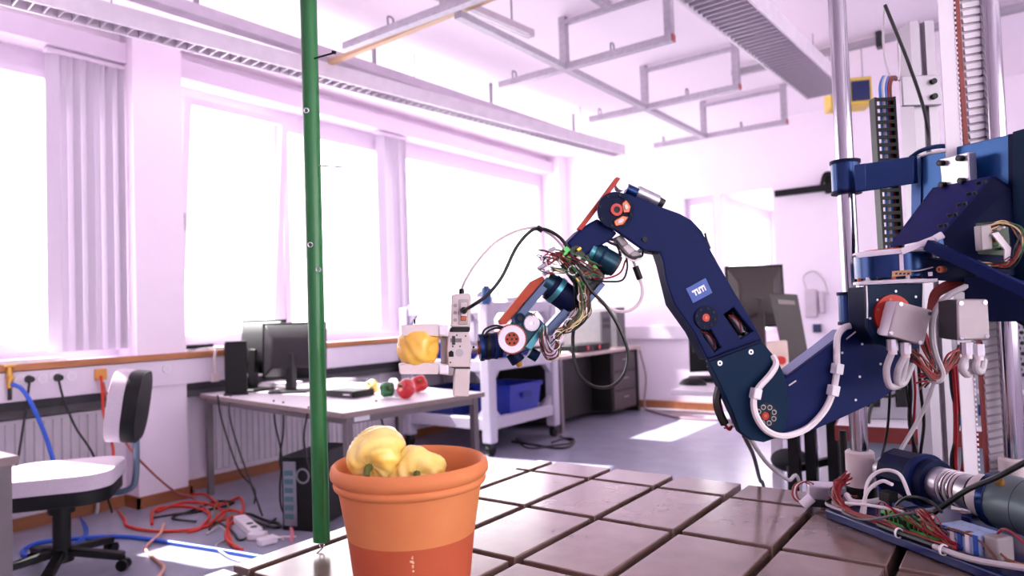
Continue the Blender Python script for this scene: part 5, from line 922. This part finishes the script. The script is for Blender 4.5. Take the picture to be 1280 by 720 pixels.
# drive unit along the base plate
m0 = D(1125, 592, 1.60)
def MP(s_): return m0+gx*s_
def seg(name, s0, s1, r, m_, r2=None, n=32): return MB().cyl(MP(s0), MP(s1), r, r2, n=n).out(name, m_, ga, bevel=.0015)
gh = MB().lathe(MP(-.03), gx, [(.03, 0), (.052, .012), (.056, .016), (.056, .1), (.05, .105)], 12).out('gear_housing', NAVYD, ga, smooth=20); seg('housing_end', -.055, -.03, .028, ALU); seg('housing_band', .062, .078, .058, NAVY); seg('housing_neck', .078, .1, .05, NAVYD); seg('coupling', .1, .125, .037, ALU)
for i in range(5): seg('coupling_ring', .127+i*.008, .131+i*.008, .037, (BELTW, CHROME)[i % 2])
seg('coupling_core', .125, .168, .033, BRNC); seg('coupling', .168, .192, .036, ALU); seg('dark_collar', .192, .2, .038, BLACK); seg('bearing_block', .2, .232, .042, BEIGE); seg('blue_ring', .232, .248, .055, BLUEM); mm = seg('drive_motor', .248, .42, .053, mat('motor_grey_green', (110, 124, 128), .4, .5)); seg('motor_groove', .3, .303, .0535, DARKGREY)
c = MP(.272)+(-gy*.03+ZV*.04).normalized()*.052; MB().cyl(c, c+(-gy*.03+ZV*.04).normalized()*.01, .008, n=14).out('brass_port', BRASS, mm)
for s_ in (0., .2, .33): gb('motor_saddle', BASEB, m0.dot(gx)-g0.dot(gx)+s_-.012, m0.dot(gx)-g0.dot(gx)+s_+.012, m0.dot(gy)-g0.dot(gy)-.04, m0.dot(gy)-g0.dot(gy)+.04, .0225, .06)
# bracket and black post left of the rod
blk = [onz(1009, 633, TZ+.02), onz(1040, 600, TZ+.05)]
bq = onz(1012, 634, TZ); T = Matrix.Translation(bq) @ Matrix.Rotation(R_(20), 4, 'Z'); MB().bb(0, .085, 0, .06, .018, .05, T).out('slide_block', ALU, ga, bevel=.003); MB().bb(.0, .05, .0, .04, 0.0005, .018, T).out('slide_foot', DARKGREY, ga, bevel=.002)
bp_ = onz(1057, 612, TZ+.03); MB().cyl((bp_.x, bp_.y, TZ+.02), (bp_.x, bp_.y, gz(1056, 538, bp_)), .009, n=20).out('stop_post', BLACK, ga); MB().bb(bp_.x-.016, bp_.x+.016, bp_.y-.016, bp_.y+.016, TZ+.02, TZ+.06).out('stop_nut', DARKGREY, ga, bevel=.003)
for o_ in (0, 2.5, 5): gwire([(1006+o_, 632, 1.68), (992+o_, 622, 1.69), (992+o_, 608, 1.7), (1002+o_, 602, 1.71), (1012+o_, 605, 1.71)], .002, (REDC, WHITEC, REDC)[int(o_/2.5)])
acn = onz(1003, 632, TZ+.012); MB().cyl(acn, acn+Vector((.02, .01, .02)), .012, n=14).out('connector', PLASTW, ga)
# strap, terminal strips and wiring on the base plate
gwire([(1058, 618, 1.60), (1066, 627, 1.575), (1090, 627, 1.565), (1132, 617, 1.55)], .0065, WHITEC, 'white_strap')
def tb(s0, s1, t0, t1, z0, z1, m_, name='terminal_block', n=0):
    o = gb(name, m_, s0, s1, t0, t1, z0, z1, .002)
    for i in range(n): a = s0+(i+.5)*(s1-s0)/n; MB().bb(a-.004, a+.004, t0-.001, t0+.006, z0+.012, z0+.022, GM).out('terminal_slot', BLACK, o); MB().cyl(GM @ Vector((a, (t0+t1)/2, z1)), GM @ Vector((a, (t0+t1)/2, z1+.001)), .003, n=10).out('terminal_screw', ALU, o)
    return o
tb(.13, .20, .035, .065, .022, .05, GREENT, n=6); tb(.21, .275, .03, .06, .022, .052, GREENT, n=6); tb(.19, .215, .065, .09, .022, .06, BLACK, 'relay'); tb(.10, .13, .06, .085, .06, .082, BLACK, 'relay')
t_ = tb(.29, .37, .025, .075, .022, .068, BLUGRY, n=5)
for i in range(5): MB().bb(.295+i*.016, .303+i*.016, .022, .03, .03, .066, GM).out('terminal_lever', (LOGO, PLASTW)[i % 2], t_)
MB().bb(.372, .40, .03, .07, .022, .07, GM).out('end_clamp', CASTG, ga, bevel=.004)
def GW(pts, r, m_): return MB().tube([G(*p) for p in pts], r, 7, 6).out('wire', m_, ga)
for i in range(18):
    j = lambda s_=.006: rg.gauss(0, s_); GW([(-.0+j(), .07+j(), .09+j()), (.0+j(), .03+j(), .06+j()), (.05+j(), .015+j(.003), .03+abs(j(.004))), (.14+j(), .015+j(.004), .028+abs(j(.004))), (.24+j(), .012+j(.004), .028+abs(j(.004))), (.33+j(), .01+j(.004), .03+abs(j(.004)))], rg.uniform(.0014, .0026), rg.choice([REDC, REDC, BLACKC, REDC, BRNC]))
for i in range(10):
    j = lambda s_=.005: rg.gauss(0, s_); GW([(.2+j(), .06+j(), .06), (.24+j(), .03+j(), .075+j()), (.28+j(.01), .02+j(), .05+j()), (.32+j(.01), .02+j(), .035)], .0018, rg.choice([REDC, REDC, BLACKC]))
GW([(.02, .05, .035), (.05, .02, .045), (.10, .02, .055), (.17, .03, .062), (.25, .05, .065)], .0035, WHITEC); GW([(.03, .04, .03), (.06, .0, .03), (.12, .0, .03), (.2, .02, .06), (.24, .06, .075)], .003, mat('grey_dark_cable', (96, 92, 96), .45))
GW([(.09, .03, .03), (.07, .06, .09), (.09, .08, .12), (.13, .09, .12), (.16, .085, .08)], .004, WHITEC); GW([(.08, .03, .03), (.08, .05, .075), (.10, .07, .1), (.13, .07, .1)], .004, WHITEC)
GW([(.22, .02, .03), (.17, .035, .06), (.19, .05, .09), (.24, .05, .095), (.27, .05, .08)], .003, BLACKC)
gwire([(1153, 690, 1.42), (1152, 668, 1.43), (1160, 648, 1.43), (1180, 632, 1.40), (1210, 612, 1.34), (1245, 597, 1.27), (1285, 576, 1.2)], .0055, BLACKC, 'loop_cable'); GW([(.16, .0, .03), (.22, -.002, .03), (.3, 0, .03), (.38, .01, .03), (.45, .03, .035)], .0055, BLACKC); GW([(.3, -.005, .03), (.38, -.004, .032), (.46, .02, .04), (.55, .04, .05)], .0055, GREYC)
GW([(.37, .06, .06), (.4, .05, .085), (.44, .045, .07), (.48, .04, .03)], .0022, REDC); GW([(.4, .05, .03), (.44, .04, .035), (.5, .05, .04)], .004, COPPER)
for s_, t in ((.215, -.002), (.32, -.004)): c = G(s_, t, .03); MB().ring(c-gx*.002, c+gx*.002, .0105, .0085).out('cable_tie', WHITE, ga)
for i in range(12):
    j = lambda s_=.009: rg.gauss(0, s_); a = rg.uniform(.08, .3); GW([(a+j(), .05+j(), .03+abs(j())), (a+.03+j(), .03+j(), .06+abs(j())), (a+.08+j(), .02+abs(j()), .05+abs(j())), (a+.12+j(), .035+j(), .03)], rg.uniform(.0012, .0024), rg.choice([REDC, BLACKC, BLACKC, BRNC, WHITEC, REDC]))
for i in range(6):
    j = lambda s_=.006: rg.gauss(0, s_); GW([(.02+j(), .06+j(), .05), (-.015+j(), .04+j(), .04), (.0+j(), .015+j(.003), .03), (.06+j(), .012+j(.003), .03), (.12+j(), .02, .03)], .003, (REDC, BLACKC, GREYC)[i % 3])
